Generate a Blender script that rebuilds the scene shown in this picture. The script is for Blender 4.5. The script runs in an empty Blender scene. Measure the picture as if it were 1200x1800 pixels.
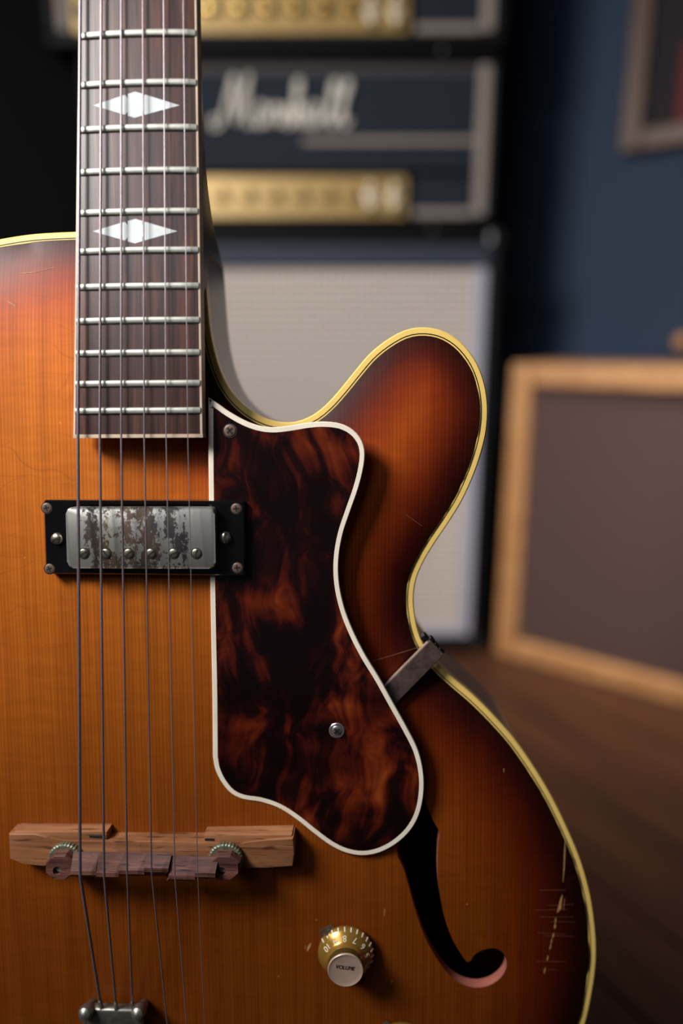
import bpy, bmesh, math, random
import numpy as np
from math import sin, cos, tan, radians, pi, sqrt
from mathutils import Vector, Matrix
from mathutils.geometry import delaunay_2d_cdt

random.seed(4)
sc = bpy.context.scene
COL = sc.collection

# ------------------------------------------------------------------ camera
CAM_H, PITCH, FPX = 0.565, math.atan(305 / 1200), 1200.0
cd = bpy.data.cameras.new('camera')
cam = bpy.data.objects.new('camera', cd)
COL.objects.link(cam)
cd.sensor_fit = 'VERTICAL'; cd.sensor_height = 36; cd.sensor_width = 24
cd.lens = 24
cd.clip_start = 0.02
cam.location = (0, 0, CAM_H)
cam.rotation_euler = (radians(90) - PITCH, 0, 0)
cd.dof.use_dof = True
cd.dof.focus_distance = 0.299
cd.dof.aperture_fstop = 1.9
cd.dof.aperture_blades = 0
sc.camera = cam

# ------------------------------------------------------------------ world, lamps, exposure
w = bpy.data.worlds.new('world'); sc.world = w
w.use_nodes = True
w.node_tree.nodes['Background'].inputs[0].default_value = (0.55, 0.62, 0.75, 1)
w.node_tree.nodes['Background'].inputs[1].default_value = 0.035

def area(name, loc, target, size, power, color, sy=None, spread=180):
    ld = bpy.data.lights.new(name, 'AREA')
    ld.energy = power; ld.color = color
    ld.shape = 'RECTANGLE'; ld.size = size; ld.size_y = sy or size; ld.spread = radians(spread)
    o = bpy.data.objects.new(name, ld); COL.objects.link(o)
    o.location = loc
    o.rotation_euler = (Vector(target) - Vector(loc)).to_track_quat('-Z', 'Y').to_euler()
    return o
area('window_light_left', (-0.70, -0.08, 1.18), (0.0, 0.70, 0.70), 0.34, 9.0, (1.0, 0.97, 0.93), spread=110)
area('window_light_front', (-0.46, -0.55, 1.26), (-0.1, 0.5, 0.95), 0.40, 0.7, (0.84, 0.90, 1.0), spread=90)
area('added_fill_right', (0.70, 0.36, 1.20), (0.50, 1.02, 0.12), 0.30, 1.5, (1.0, 0.96, 0.92), spread=52)  # unseen fill, added to brighten the floor and the tan cabinet

vs = sc.view_settings
vs.view_transform = 'Standard'; vs.look = 'None'; vs.gamma = 1
vs.use_curve_mapping = False
vs.exposure = 0.0

# ------------------------------------------------------------------ materials
def lin(r, g, b):
    def f(c):
        c /= 255.0
        return c / 12.92 if c <= 0.04045 else ((c + 0.055) / 1.055) ** 2.4
    return (f(r), f(g), f(b), 1)

class NT:
    def __init__(s, name):
        s.m = bpy.data.materials.new(name); s.m.use_nodes = True
        s.t = s.m.node_tree; s.b = s.t.nodes['Principled BSDF']
    def n(s, typ, **kw):
        nd = s.t.nodes.new(typ)
        for k, v in kw.items():
            if k.startswith('i_'):
                key = k[2:]
                key = int(key) if key.isdigit() else key.replace('_', ' ')
                nd.inputs[key].default_value = v
            else: setattr(nd, k, v)
        return nd
    def l(s, a, b): s.t.links.new(a, b)
    def coords(s, scale=(1, 1, 1), src='Object'):
        tc = s.n('ShaderNodeTexCoord'); mp = s.n('ShaderNodeMapping')
        mp.inputs['Scale'].default_value = scale
        s.l(tc.outputs[src], mp.inputs[0]); return mp.outputs[0]
    def noise(s, vec, scale=1, detail=3, rough=0.5, dist=0.0):
        nd = s.n('ShaderNodeTexNoise'); s.l(vec, nd.inputs['Vector'])
        nd.inputs['Scale'].default_value = scale; nd.inputs['Detail'].default_value = detail
        nd.inputs['Roughness'].default_value = rough; nd.inputs['Distortion'].default_value = dist
        return nd.outputs[0]
    def ramp(s, fac, stops, interp='LINEAR'):
        r = s.n('ShaderNodeValToRGB'); r.color_ramp.interpolation = interp
        while len(r.color_ramp.elements) < len(stops): r.color_ramp.elements.new(0.5)
        for e, (p, c) in zip(r.color_ramp.elements, stops):
            e.position = p; e.color = c if len(c) == 4 else (*c, 1)
        s.l(fac, r.inputs[0]); return r.outputs[0]
    def mix(s, fac, a, b, mode='MIX'):
        m = s.n('ShaderNodeMix', data_type='RGBA', blend_type=mode)
        for sock, v in ((m.inputs[0], fac), (m.inputs[6], a), (m.inputs[7], b)):
            if hasattr(v, 'links'): s.l(v, sock)
            else: sock.default_value = v
        return m.outputs[2]
    def math(s, op, a, b=0.0):
        m = s.n('ShaderNodeMath', operation=op)
        for sock, v in ((m.inputs[0], a), (m.inputs[1], b)):
            if hasattr(v, 'links'): s.l(v, sock)
            else: sock.default_value = v
        return m.outputs[0]
    def bump(s, h, strength=0.2, dist=0.001):
        b = s.n('ShaderNodeBump'); b.inputs['Strength'].default_value = strength
        b.inputs['Distance'].default_value = dist
        s.l(h, b.inputs['Height']); s.l(b.outputs[0], s.b.inputs['Normal'])
    def set(s, color=None, rough=0.5, metal=0.0, coat=0.0, coat_rough=0.1, spec=0.5):
        B = s.b.inputs
        if color is not None:
            if hasattr(color, 'links'): s.l(color, B['Base Color'])
            else: B['Base Color'].default_value = color
        if hasattr(rough, 'links'): s.l(rough, B['Roughness'])
        else: B['Roughness'].default_value = rough
        if hasattr(metal, 'links'): s.l(metal, B['Metallic'])
        else: B['Metallic'].default_value = metal
        B['Coat Weight'].default_value = coat; B['Coat Roughness'].default_value = coat_rough
        B['Specular IOR Level'].default_value = spec
        return s.m

M = {}
def plain(name, rgb, rough=0.5, metal=0.0, coat=0.0, spec=0.5, var=0.15, scale=120, bump=0.0):
    """slightly mottled single-colour material"""
    t = NT(name)
    v = t.noise(t.coords(), scale, 4, 0.6)
    c = lin(*rgb)
    d = tuple(x * (1 - var) for x in c[:3]) + (1,)
    e = tuple(min(1, x * (1 + var)) for x in c[:3]) + (1,)
    col = t.ramp(v, [(0.3, d), (0.7, e)])
    if bump: t.bump(v, bump, 0.0005)
    M[name] = t.set(col, rough, metal, coat, 0.08, spec)
    return M[name]

# sunburst spruce: the burst follows the distance to the rim
t = NT('sunburst_spruce')
at = t.n('ShaderNodeAttribute', attribute_name='edge_distance')
wob = t.noise(t.coords(), 18, 2)
dd = t.math('ADD', at.outputs['Fac'], t.math('MULTIPLY', t.math('SUBTRACT', wob, 0.5), 0.012))
fac = t.math('DIVIDE', dd, 0.08)
base = t.ramp(fac, [(0.0, lin(48, 14, 9)), (0.10, lin(82, 22, 10)), (0.24, lin(136, 50, 15)),
                    (0.42, lin(178, 82, 20)), (0.62, lin(196, 104, 28)), (0.95, lin(196, 108, 31))])
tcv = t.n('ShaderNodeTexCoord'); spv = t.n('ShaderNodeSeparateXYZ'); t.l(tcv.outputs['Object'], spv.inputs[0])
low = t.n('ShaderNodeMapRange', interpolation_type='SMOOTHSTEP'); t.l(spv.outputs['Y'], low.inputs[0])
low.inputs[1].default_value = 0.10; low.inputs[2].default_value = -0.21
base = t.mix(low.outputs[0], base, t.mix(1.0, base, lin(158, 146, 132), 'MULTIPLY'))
g1 = t.noise(t.coords((480, 9, 9)), 1, 2, 0.6, 0.0)
g2 = t.noise(t.coords((130, 4, 4)), 1, 2)
g = t.math('ADD', t.math('MULTIPLY', g1, 0.7), t.math('MULTIPLY', g2, 0.5))
gr = t.ramp(g, [(0.40, (0.80, 0.74, 0.68)), (0.72, (1.08, 1.08, 1.06))])
c = t.mix(1.0, base, gr, 'MULTIPLY')
wv = t.n('ShaderNodeTexWave', wave_type='BANDS', bands_direction='X'); t.l(t.coords(), wv.inputs['Vector'])
wv.inputs['Scale'].default_value = 190; wv.inputs['Distortion'].default_value = 1.2; wv.inputs['Detail'].default_value = 2; wv.inputs['Detail Scale'].default_value = 0.15
c = t.mix(1.0, c, t.ramp(wv.outputs['Fac'], [(0.0, (0.85, 0.80, 0.74)), (0.55, (1.06, 1.05, 1.03))]), 'MULTIPLY')
silk = t.noise(t.coords((60, 260, 60)), 1, 3, 0.5, 0.6)
c = t.mix(1.0, c, t.ramp(silk, [(0.3, (0.93, 0.92, 0.9)), (0.7, (1.06, 1.06, 1.05))]), 'MULTIPLY')
vo = t.n('ShaderNodeTexVoronoi', feature='F1'); t.l(t.coords((1, 1, 0.01)), vo.inputs['Vector'])
vo.inputs['Scale'].default_value = 170
sep = t.n('ShaderNodeSeparateColor'); t.l(vo.outputs['Color'], sep.inputs[0])
sel = t.math('GREATER_THAN', sep.outputs[0], 0.86)
rad = t.math('MULTIPLY', sep.outputs[1], 0.075)
dot = t.math('MULTIPLY', t.math('LESS_THAN', vo.outputs['Distance'], rad), sel)
c = t.mix(t.math('MULTIPLY', dot, 0.5), c, lin(226, 160, 90))
wn = t.n('ShaderNodeTexNoise'); t.l(t.coords(), wn.inputs['Vector']); wn.inputs['Scale'].default_value = 26
vm = t.n('ShaderNodeVectorMath', operation='MULTIPLY_ADD'); t.l(wn.outputs['Color'], vm.inputs[0]); vm.inputs[1].default_value = (1.3, 1.3, 0); t.l(t.coords((9, 52, 1)), vm.inputs[2])
cr = t.n('ShaderNodeTexVoronoi', feature='DISTANCE_TO_EDGE')
t.l(vm.outputs[0], cr.inputs['Vector']); cr.inputs['Scale'].default_value = 1
cm = t.math('MULTIPLY', t.math('LESS_THAN', cr.outputs[0], 0.007), t.ramp(t.noise(t.coords(), 16, 1), [(0.5, (0, 0, 0)), (0.66, (1, 1, 1))]))
c = t.mix(t.math('MULTIPLY', cm, 0.22), c, lin(90, 34, 8))
t.bump(g1, 0.10, 0.0004)
M['spruce'] = t.set(c, 0.5, 0, 0.05, 0.25, 0.16)

# tortoiseshell celluloid
t = NT('tortoiseshell')
wn = t.n('ShaderNodeTexNoise'); t.l(t.coords(), wn.inputs['Vector']); wn.inputs['Scale'].default_value = 22; wn.inputs['Detail'].default_value = 2
vm = t.n('ShaderNodeVectorMath', operation='MULTIPLY_ADD'); t.l(wn.outputs['Color'], vm.inputs[0]); vm.inputs[1].default_value = (3.4, 3.4, 0); t.l(t.coords((100, 42, 1)), vm.inputs[2])
sw = t.noise(vm.outputs[0], 1, 3, 0.55, 0.5)
big = t.noise(t.coords(), 30, 2, 0.5, 0.5)
mixn = t.math('ADD', t.math('MULTIPLY', big, 0.5), t.math('MULTIPLY', sw, 0.55))
c = t.ramp(mixn, [(0.46, lin(17, 6, 7)), (0.53, lin(32, 9, 9)), (0.59, lin(70, 21, 12)), (0.67, lin(108, 40, 17)), (0.76, lin(150, 70, 30))])
M['tortoise'] = t.set(c, 0.22, 0, 0.6, 0.06, 0.4)

# rosewoods
def wood(name, stops, sx, sy, sz, rough=0.45, pores=None, coat=0.0, dist=0.4, spec=0.5):
    t = NT(name)
    n1 = t.noise(t.coords((sx, sy, sz)), 1, 4, 0.6, dist)
    c = t.ramp(n1, stops)
    if pores:
        p = t.noise(t.coords((sx * 3.2, sy * 2.2, sz * 2.2)), 1, 2, 0.5)
        c = t.mix(t.ramp(p, [(0.60, (0, 0, 0)), (0.68, (1, 1, 1))]), c, pores)
    t.bump(n1, 0.12, 0.0004)
    M[name] = t.set(c, rough, 0, coat, 0.1, spec)
wood('rosewood_board', [(0.28, lin(40, 23, 21)), (0.5, lin(63, 35, 29)), (0.72, lin(98, 54, 38))], 420, 16, 60, 0.37, lin(34, 19, 20), 0.0, spec=0.5)
wood('rosewood_light', [(0.3, lin(120, 74, 46)), (0.55, lin(158, 106, 70)), (0.75, lin(184, 132, 94))], 16, 240, 240, 0.5, lin(92, 54, 34))
wood('rosewood_dark', [(0.3, lin(66, 40, 36)), (0.55, lin(104, 66, 58)), (0.75, lin(138, 94, 80))], 26, 330, 330, 0.55, lin(52, 30, 28), 0.0, spec=0.25)
wood('rim_maple', [(0.3, lin(36, 17, 12)), (0.7, lin(54, 26, 17))], 20, 20, 90, 0.3, None, 0.3)
wood('back_maple', [(0.3, lin(60, 28, 16)), (0.7, lin(90, 44, 22))], 120, 14, 14, 0.25, None, 0.6)
wood('raw_spruce_edge', [(0.3, lin(150, 84, 74)), (0.7, lin(178, 108, 92))], 60, 60, 300, 0.55)
wood('neck_mahogany', [(0.3, lin(22, 11, 9)), (0.7, lin(34, 18, 13))], 160, 10, 60, 0.3, None, 0.15, spec=0.3)

plain('cream_binding', (246, 209, 117), 0.32, var=0.06, scale=60, coat=0.3)
plain('aged_white_binding', (248, 234, 214), 0.4, var=0.10, scale=50)
plain('board_binding', (205, 182, 160), 0.4, var=0.14, scale=70)
plain('black_celluloid', (14, 11, 10), 0.35)
plain('black_plastic', (13, 12, 13), 0.16, coat=0.5, var=0.3)
plain('nickel_fret', (186, 186, 176), 0.48, 0.55, var=0.12, scale=300)
plain('nickel_screw', (168, 158, 142), 0.34, 0.9, var=0.25, scale=400)
plain('bronze_screw', (112, 90, 80), 0.55, 0.5, var=0.35, scale=500)
plain('bright_screw', (200, 194, 190), 0.3, 0.9, var=0.12, scale=400)
plain('slot_shade', (22, 16, 13), 0.7)  # painted shade for slots and the rims of screw holes
plain('pearl', (196, 200, 198), 0.2, var=0.12, scale=70, coat=0.6)
plain('string_wound', (128, 116, 122), 0.42, 0.55, var=0.2, scale=900)
plain('string_plain', (150, 142, 146), 0.36, 0.6, var=0.1, scale=300)
plain('verdigris_brass', (122, 124, 104), 0.5, 0.55, var=0.45, scale=420, bump=0.3)
plain('aged_nickel', (146, 146, 136), 0.4, 0.85, var=0.3, scale=320)
plain('gold_knob', (190, 146, 66), 0.26, 0.65, coat=0.6, var=0.10, scale=160)
plain('gold_knob_side', (96, 76, 36), 0.34, 0.5, coat=0.3, var=0.2, scale=260)
plain('knob_cap', (196, 168, 150), 0.42, 0.35, var=0.12, scale=130)
plain('number_white', (236, 228, 206), 0.4)
plain('print_black', (24, 16, 14), 0.5)
plain('bracket_brown', (82, 66, 62), 0.5, 0.25, var=0.4, scale=260, bump=0.2)
plain('bracket_edge', (196, 172, 156), 0.4, 0.4, var=0.2)
plain('worn_wood', (200, 150, 96), 0.6, var=0.3, scale=500)
plain('scuff_haze', (170, 112, 88), 0.6, var=0.3, scale=500)

# tarnished pickup cover
t = NT('tarnished_nickel')
n1 = t.noise(t.coords((1, 0.8, 1)), 520, 8, 0.75, 0.1)
n2 = t.noise(t.coords((1.6, 0.6, 1)), 110, 3, 0.6)
tc = t.n('ShaderNodeTexCoord'); sp = t.n('ShaderNodeSeparateXYZ'); t.l(tc.outputs['Object'], sp.inputs[0])
mr = t.n('ShaderNodeMapRange'); t.l(sp.outputs['X'], mr.inputs[0])
mr.inputs[1].default_value = -0.1140; mr.inputs[2].default_value = -0.1085
mr2 = t.n('ShaderNodeMapRange'); t.l(sp.outputs['X'], mr2.inputs[0])
mr2.inputs[1].default_value = -0.0620; mr2.inputs[2].default_value = -0.0665
msk = t.math('MULTIPLY', mr.outputs[0], mr2.outputs[0])
val = t.math('ADD', t.math('MULTIPLY', n1, 0.62), t.math('MULTIPLY', n2, 0.55))
val = t.math('SUBTRACT', val, t.math('MULTIPLY', t.math('SUBTRACT', 1.0, msk), 0.20))
dark = t.ramp(val, [(0.53, (0, 0, 0)), (0.59, (1, 1, 1))])
patina = t.mix(t.ramp(t.noise(t.coords((1, 0.5, 1)), 60, 2), [(0.42, (0, 0, 0)), (0.6, (1, 1, 1))]), lin(50, 47, 49), lin(78, 62, 50))
c = t.mix(dark, lin(188, 186, 180), patina)
rg = t.ramp(dark, [(0, (0.36,) * 3), (1, (0.6,) * 3)])
t.bump(val, 0.25, 0.0003)
mt = t.ramp(dark, [(0, (0.75,) * 3), (1, (0.35,) * 3)])
M['cover'] = t.set(c, rg, mt)

# backline materials
def tolex(name, rgb, rough=0.5):
    t = NT(name)
    v = t.n('ShaderNodeTexVoronoi'); t.l(t.coords(), v.inputs['Vector']); v.inputs['Scale'].default_value = 420
    c = lin(*rgb); d = tuple(x * 0.7 for x in c[:3])
    t.bump(v.outputs['Distance'], 0.35, 0.0006)
    M[name] = t.set(t.ramp(v.outputs['Distance'], [(0.1, c), (0.7, d)]), rough, spec=0.2)
tolex('black_tolex', (7, 7, 9), 0.6)
tolex('slate_tolex', (33, 39, 50), 0.75)
tolex('slate_baffle', (60, 66, 80), 0.6)
plain('piping_cream', (140, 128, 120), 0.7, var=0.1)
plain('piping_shaded', (62, 54, 52), 0.7, var=0.1)  # top piping of the heads, its shade painted into the colour
plain('piping_white', (164, 162, 176), 0.7, var=0.06)
plain('logo_white', (216, 208, 196), 0.5)
plain('chrome_glint', (232, 214, 190), 0.25, 0.3, var=0.02)  # toggle highlights put into a pale, barely metallic colour
plain('gold_button', (222, 186, 110), 0.22, 0.9, var=0.05)
plain('corner_black', (20, 20, 22), 0.35)
plain('walnut_knob', (40, 28, 20), 0.4)
t = NT('gold_panel')
n1 = t.noise(t.coords((40, 900, 900)), 1, 2)
M['gold_panel'] = t.set(t.ramp(n1, [(0.3, lin(140, 112, 62)), (0.7, lin(178, 148, 90))]), 0.42, 0.35)
# salt-and-pepper grille cloth with a basket weave
t = NT('basket_grille')
tc = t.coords((1, 1, 1)); sp = t.n('ShaderNodeSeparateXYZ'); t.l(tc, sp.inputs[0])
P_ = 2 * pi / 0.0115
sx = t.math('SINE', t.math('MULTIPLY', sp.outputs['X'], P_))
sz = t.math('SINE', t.math('MULTIPLY', sp.outputs['Z'], P_))
wv = t.math('MULTIPLY', t.math('MAXIMUM', sx, 0.0), t.math('MAXIMUM', sz, 0.0))
ln = t.math('ADD', t.math('MULTIPLY', t.math('MAXIMUM', sx, sz), 0.25), t.math('MULTIPLY', wv, 0.9))
c = t.ramp(ln, [(0.10, lin(214, 200, 190)), (0.5, lin(34, 30, 27))])
M['basket_grille'] = t.set(c, 0.85, 0, 0, 0.1, 0.2)
t = NT('brown_grille')
n1 = t.n('ShaderNodeTexWave', wave_type='BANDS', bands_direction='X'); t.l(t.coords(), n1.inputs['Vector']); n1.inputs['Scale'].default_value = 120
M['brown_grille'] = t.set(t.ramp(n1.outputs[1], [(0, lin(74, 54, 52)), (1, lin(88, 66, 62))]), 0.8, 0, 0, 0.1, 0.3)
wood('tan_wood', [(0.3, lin(166, 112, 66)), (0.7, lin(200, 148, 96))], 12, 60, 60, 0.5)
wood('picture_oak', [(0.3, lin(72, 45, 27)), (0.7, lin(94, 62, 38))], 40, 40, 40, 0.5)
plain('mat_aubergine', (26, 16, 24), 0.8)
plain('print_red', (104, 5, 15), 0.7)
plain('print_white', (206, 196, 188), 0.7)
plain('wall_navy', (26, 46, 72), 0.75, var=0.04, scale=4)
plain('wall_unlit', (6, 7, 10), 0.9, var=0.1, scale=4)  # left wall: its lack of light painted as near-black
wood('plank_wood', [(0.25, lin(50, 29, 19)), (0.5, lin(76, 45, 27)), (0.75, lin(100, 60, 36))], 30, 3, 30, 0.42, None, 0.0)
plain('subfloor', (24, 15, 11), 0.8)
plain('stand_black', (16, 16, 17), 0.4)

# ------------------------------------------------------------------ mesh helpers
def link_mesh(name, me, mat, parent=None, smooth=False, sharp=None):
    me.materials.append(M[mat] if isinstance(mat, str) else mat)
    if smooth:
        for p in me.polygons: p.use_smooth = True
        if sharp: me.set_sharp_from_angle(angle=radians(sharp))
    me.name = name
    o = bpy.data.objects.new(name, me); COL.objects.link(o)
    if parent is not None: o.parent = parent
    return o

def pyd(name, V, F, mat, parent=None, smooth=False, sharp=None):
    me = bpy.data.meshes.new(name); me.from_pydata([tuple(v) for v in V], [], F); me.validate()
    bm = bmesh.new(); bm.from_mesh(me); bmesh.ops.recalc_face_normals(bm, faces=bm.faces); bm.to_mesh(me); bm.free()
    return link_mesh(name, me, mat, parent, smooth, sharp)

def bmo(name, bm, mat, parent=None, smooth=False, sharp=35, recalc=True):
    if recalc: bmesh.ops.recalc_face_normals(bm, faces=bm.faces)
    me = bpy.data.meshes.new(name); bm.to_mesh(me); bm.free()
    return link_mesh(name, me, mat, parent, smooth, sharp)

def add_box(bm, c, s, bev=0.0, rot=None, seg=2):
    r = bmesh.ops.create_cube(bm, size=1)
    vs_ = r['verts']
    bmesh.ops.scale(bm, vec=s, verts=vs_)
    if bev:
        es = list({e for v in vs_ for e in v.link_edges})
        q = bmesh.ops.bevel(bm, geom=es, offset=bev, segments=seg, affect='EDGES', profile=0.5)
        vs_ = list({v for f in q['faces'] for v in f.verts} | {v for v in vs_ if v.is_valid})
        seen = set(vs_); st = list(vs_)
        while st:
            v = st.pop()
            for e in v.link_edges:
                o = e.other_vert(v)
                if o not in seen: seen.add(o); st.append(o)
        vs_ = list(seen)
    if rot is not None: bmesh.ops.transform(bm, matrix=rot, verts=vs_)
    bmesh.ops.translate(bm, vec=c, verts=vs_)
    return vs_

def add_prism(bm, poly, z0, z1, bev=0.0):
    """poly: list of (x, y); z0/z1: numbers or callables"""
    f0 = z0 if callable(z0) else (lambda x, y: z0)
    f1 = z1 if callable(z1) else (lambda x, y: z1)
    a = [bm.verts.new((x, y, f0(x, y))) for x, y in poly]
    b = [bm.verts.new((x, y, f1(x, y))) for x, y in poly]
    n = len(poly)
    bm.faces.new(a[::-1]); top = bm.faces.new(b)
    for i in range(n): bm.faces.new((a[i], a[(i + 1) % n], b[(i + 1) % n], b[i]))
    if bev: bmesh.ops.bevel(bm, geom=list(top.edges), offset=bev, segments=2, affect='EDGES', profile=0.5)

def add_tube(bm, pts, r, n=8, caps=True):
    pts = [Vector(p) for p in pts]
    rs = r if isinstance(r, (list, tuple)) else [r] * len(pts)
    rings = []
    up = None
    for i, p in enumerate(pts):
        d = (pts[min(i + 1, len(pts) - 1)] - pts[max(i - 1, 0)]).normalized()
        if up is None: up = d.orthogonal().normalized()
        up = (up - d * up.dot(d)).normalized()
        s = d.cross(up)
        rings.append([bm.verts.new(p + (up * cos(2 * pi * k / n) + s * sin(2 * pi * k / n)) * rs[i]) for k in range(n)])
    for a, b in zip(rings, rings[1:]):
        for k in range(n): bm.faces.new((a[k], a[(k + 1) % n], b[(k + 1) % n], b[k]))
    if caps:
        bm.faces.new(rings[0][::-1]); bm.faces.new(rings[-1])

def add_lathe(bm, prof, n=32, mat4=None, knurl=0.0):
    """prof: (r, z) pairs from bottom to top, closed by caps"""
    mat4 = mat4 or Matrix.Identity(4)
    rings = []
    for r, z in prof:
        rings.append([bm.verts.new(mat4 @ Vector(((r + (knurl if k % 2 else 0)) * cos(2 * pi * k / n), (r + (knurl if k % 2 else 0)) * sin(2 * pi * k / n), z))) for k in range(n)])
    for a, b in zip(rings, rings[1:]):
        for k in range(n): bm.faces.new((a[k], a[(k + 1) % n], b[(k + 1) % n], b[k]))
    bm.faces.new(rings[0][::-1]); bm.faces.new(rings[-1])

def frame_at(p, nrm, xdir=(1, 0, 0)):
    z = Vector(nrm).normalized(); x = Vector(xdir); x = (x - z * x.dot(z)).normalized(); y = z.cross(x)
    m = Matrix((x, y, z)).transposed().to_4x4(); m.translation = Vector(p); return m

def spline(pts, step, closed=True):
    """centripetal-ish Catmull-Rom, resampled evenly"""
    P = np.array(pts, float); n = len(P); out = []
    rng = range(n) if closed else range(n - 1)
    for i in rng:
        if closed: p0, p1, p2, p3 = P[i - 1], P[i], P[(i + 1) % n], P[(i + 2) % n]
        else: p0, p1, p2, p3 = P[max(i - 1, 0)], P[i], P[i + 1], P[min(i + 2, n - 1)]
        d = np.linalg.norm(p2 - p1) + 1e-9
        m1 = (p2 - p0) / (np.linalg.norm(p2 - p1) + np.linalg.norm(p1 - p0) + 1e-9) * d
        m2 = (p3 - p1) / (np.linalg.norm(p3 - p2) + np.linalg.norm(p2 - p1) + 1e-9) * d
        for k in range(12):
            s = k / 12
            out.append((2 * s**3 - 3 * s**2 + 1) * p1 + (s**3 - 2 * s**2 + s) * m1 + (-2 * s**3 + 3 * s**2) * p2 + (s**3 - s**2) * m2)
    if closed: out.append(out[0])
    else: out.append(P[-1])
    out = np.array(out); seg = np.linalg.norm(np.diff(out, axis=0), axis=1); cum = np.r_[0, np.cumsum(seg)]
    m = max(8, int(round(cum[-1] / step)))
    tt = np.linspace(0, cum[-1], m + 1)
    res = np.c_[np.interp(tt, cum, out[:, 0]), np.interp(tt, cum, out[:, 1])]
    return res[:-1] if closed else res

def ccw(P):
    x, y = P[:, 0], P[:, 1]
    return P if np.sum(x * np.roll(y, -1) - np.roll(x, -1) * y) > 0 else P[::-1]

def offset(P, d):
    """inward offset of a ccw closed polyline"""
    T = np.roll(P, -1, 0) - np.roll(P, 1, 0)
    T /= np.linalg.norm(T, axis=1)[:, None] + 1e-12
    N = np.c_[-T[:, 1], T[:, 0]]
    return P + N * d

def inside(Q, P):
    x, y = Q[:, 0], Q[:, 1]; r = np.zeros(len(Q), bool)
    for (x1, y1), (x2, y2) in zip(P, np.roll(P, -1, 0)):
        if y1 == y2: continue
        c_ = ((y1 > y) != (y2 > y)) & (x < (x2 - x1) * (y - y1) / (y2 - y1) + x1)
        r ^= c_
    return r

def edge_dist(Q, P):
    best = np.full(len(Q), 1e9)
    for a, b in zip(P, np.roll(P, -1, 0)):
        d = b - a; L = d @ d + 1e-15
        s = np.clip(((Q - a) @ d) / L, 0, 1)
        best = np.minimum(best, np.hypot(Q[:, 0] - a[0] - s * d[0], Q[:, 1] - a[1] - s * d[1]))
    return best

def tag(o, label, cat, group=None, kind=None):
    if label: o['label'] = label
    if cat: o['category'] = cat
    if group: o['group'] = group
    if kind: o['kind'] = kind
    return o
def lab(o, label): o['label'] = label; return o
def empty(name, loc=(0, 0, 0)):
    o = bpy.data.objects.new(name, None); COL.objects.link(o); o.location = loc; o.empty_display_size = 0.05
    return o
def text_mesh(s, size, depth=0.0001, shear=0.0):
    cu = bpy.data.curves.new('text', 'FONT'); cu.body = s; cu.size = size; cu.extrude = depth; cu.shear = shear
    cu.align_x = 'CENTER'; cu.align_y = 'CENTER'
    o = bpy.data.objects.new('text', cu); COL.objects.link(o)
    bpy.context.view_layer.update()
    me = bpy.data.meshes.new_from_object(o.evaluated_get(bpy.context.evaluated_depsgraph_get()))
    bpy.data.objects.remove(o); bpy.data.curves.remove(cu)
    return me

# ------------------------------------------------------------------ guitar frame of reference
D_RIM = 0.312
AX = Vector((0, cos(PITCH), -sin(PITCH))); UPV = Vector((0, sin(PITCH), cos(PITCH)))
ORG = Vector((0, 0, CAM_H)) + AX * D_RIM
BN = -(AX + Vector((1, 0, 0)) * (50 / FPX) + UPV * (135 / FPX)).normalized()   # the guitar leans back a little and turns a little
BV = (UPV - BN * UPV.dot(BN)).normalized(); BU = BV.cross(BN)
B3 = Matrix((BU, BV, BN))
CL = B3 @ (Vector((0, 0, CAM_H)) - ORG)          # the lens in guitar axes (measuring aid)
def ray(px, py): return B3 @ (AX + Vector((1, 0, 0)) * ((px - 600) / FPX) + UPV * ((900 - py) / FPX))
def P3(px, py, h, slope=0.0, vref=0.0):
    """measured photo point -> guitar axes (u right, v along the neck, h off the rim plane), on the plane h + slope*(v - vref)"""
    r = ray(px, py)
    t_ = (h + slope * (CL[1] - vref) - CL[2]) / (r[2] - slope * r[1])
    return CL + r * t_
def P2(px, py, h=0.0):
    q = P3(px, py, h); return (q[0], q[1])

BASE_V = P2(250, 2265)[1]; CU = P2(242, 1500)[0]
def world(q): return ORG + BU * q[0] + BV * q[1] + BN * q[2]

# ================================================================== SETTING
def structure(o): o['kind'] = 'structure'; return o
PD = Vector((-0.54, 0.84, 0)).normalized(); PX = Vector((PD.y, -PD.x, 0))     # plank direction and its right
bm = bmesh.new(); add_box(bm, (0.0, 0.6, -0.055), (4.4, 4.4, 0.07))
floor = structure(bmo('floor', bm, 'subfloor'))
# boards of the floor, each one a piece
pw, gap = 0.095, 0.002
bm = bmesh.new(); add_box(bm, (0, 0, 0), (pw - gap, 1.45, 0.02), 0.0015, seg=1)
plank_me = bpy.data.meshes.new('plank'); bm.to_mesh(plank_me); bm.free()
plank_me.materials.append(M['plank_wood'])
first = True
ang = math.atan2(PX.y, PX.x)
rnd = random.Random(7)
for k in range(-12, 19):
    off = rnd.uniform(-0.9, 0.9)
    for j in range(-2, 3):
        cpt = PX * (k * pw) + PD * (j * 1.452 + off) + Vector((0.0, 0.6, 0))
        if not (-1.5 < cpt.x < 2.0 and -1.0 < cpt.y < 2.6): continue
        o = bpy.data.objects.new('plank', plank_me); COL.objects.link(o)
        o.location = (cpt.x, cpt.y, -0.0105 - rnd.uniform(0, 0.0008)); o.rotation_euler = (0, 0, ang); o.parent = floor
WD = Vector((0.814, -0.581, 0)); WN = Vector((-0.581, -0.814, 0)); W0 = Vector((0.456, 1.401, 0))   # right wall, facing the room
WANG = math.atan2(WD.y, WD.x); WC = W0 - WD * 0.84                                               # corner behind the stack
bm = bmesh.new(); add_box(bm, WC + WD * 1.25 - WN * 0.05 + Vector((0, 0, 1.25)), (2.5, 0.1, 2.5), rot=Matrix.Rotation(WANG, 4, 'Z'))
structure(bmo('wall_right', bm, 'wall_navy'))
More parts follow.
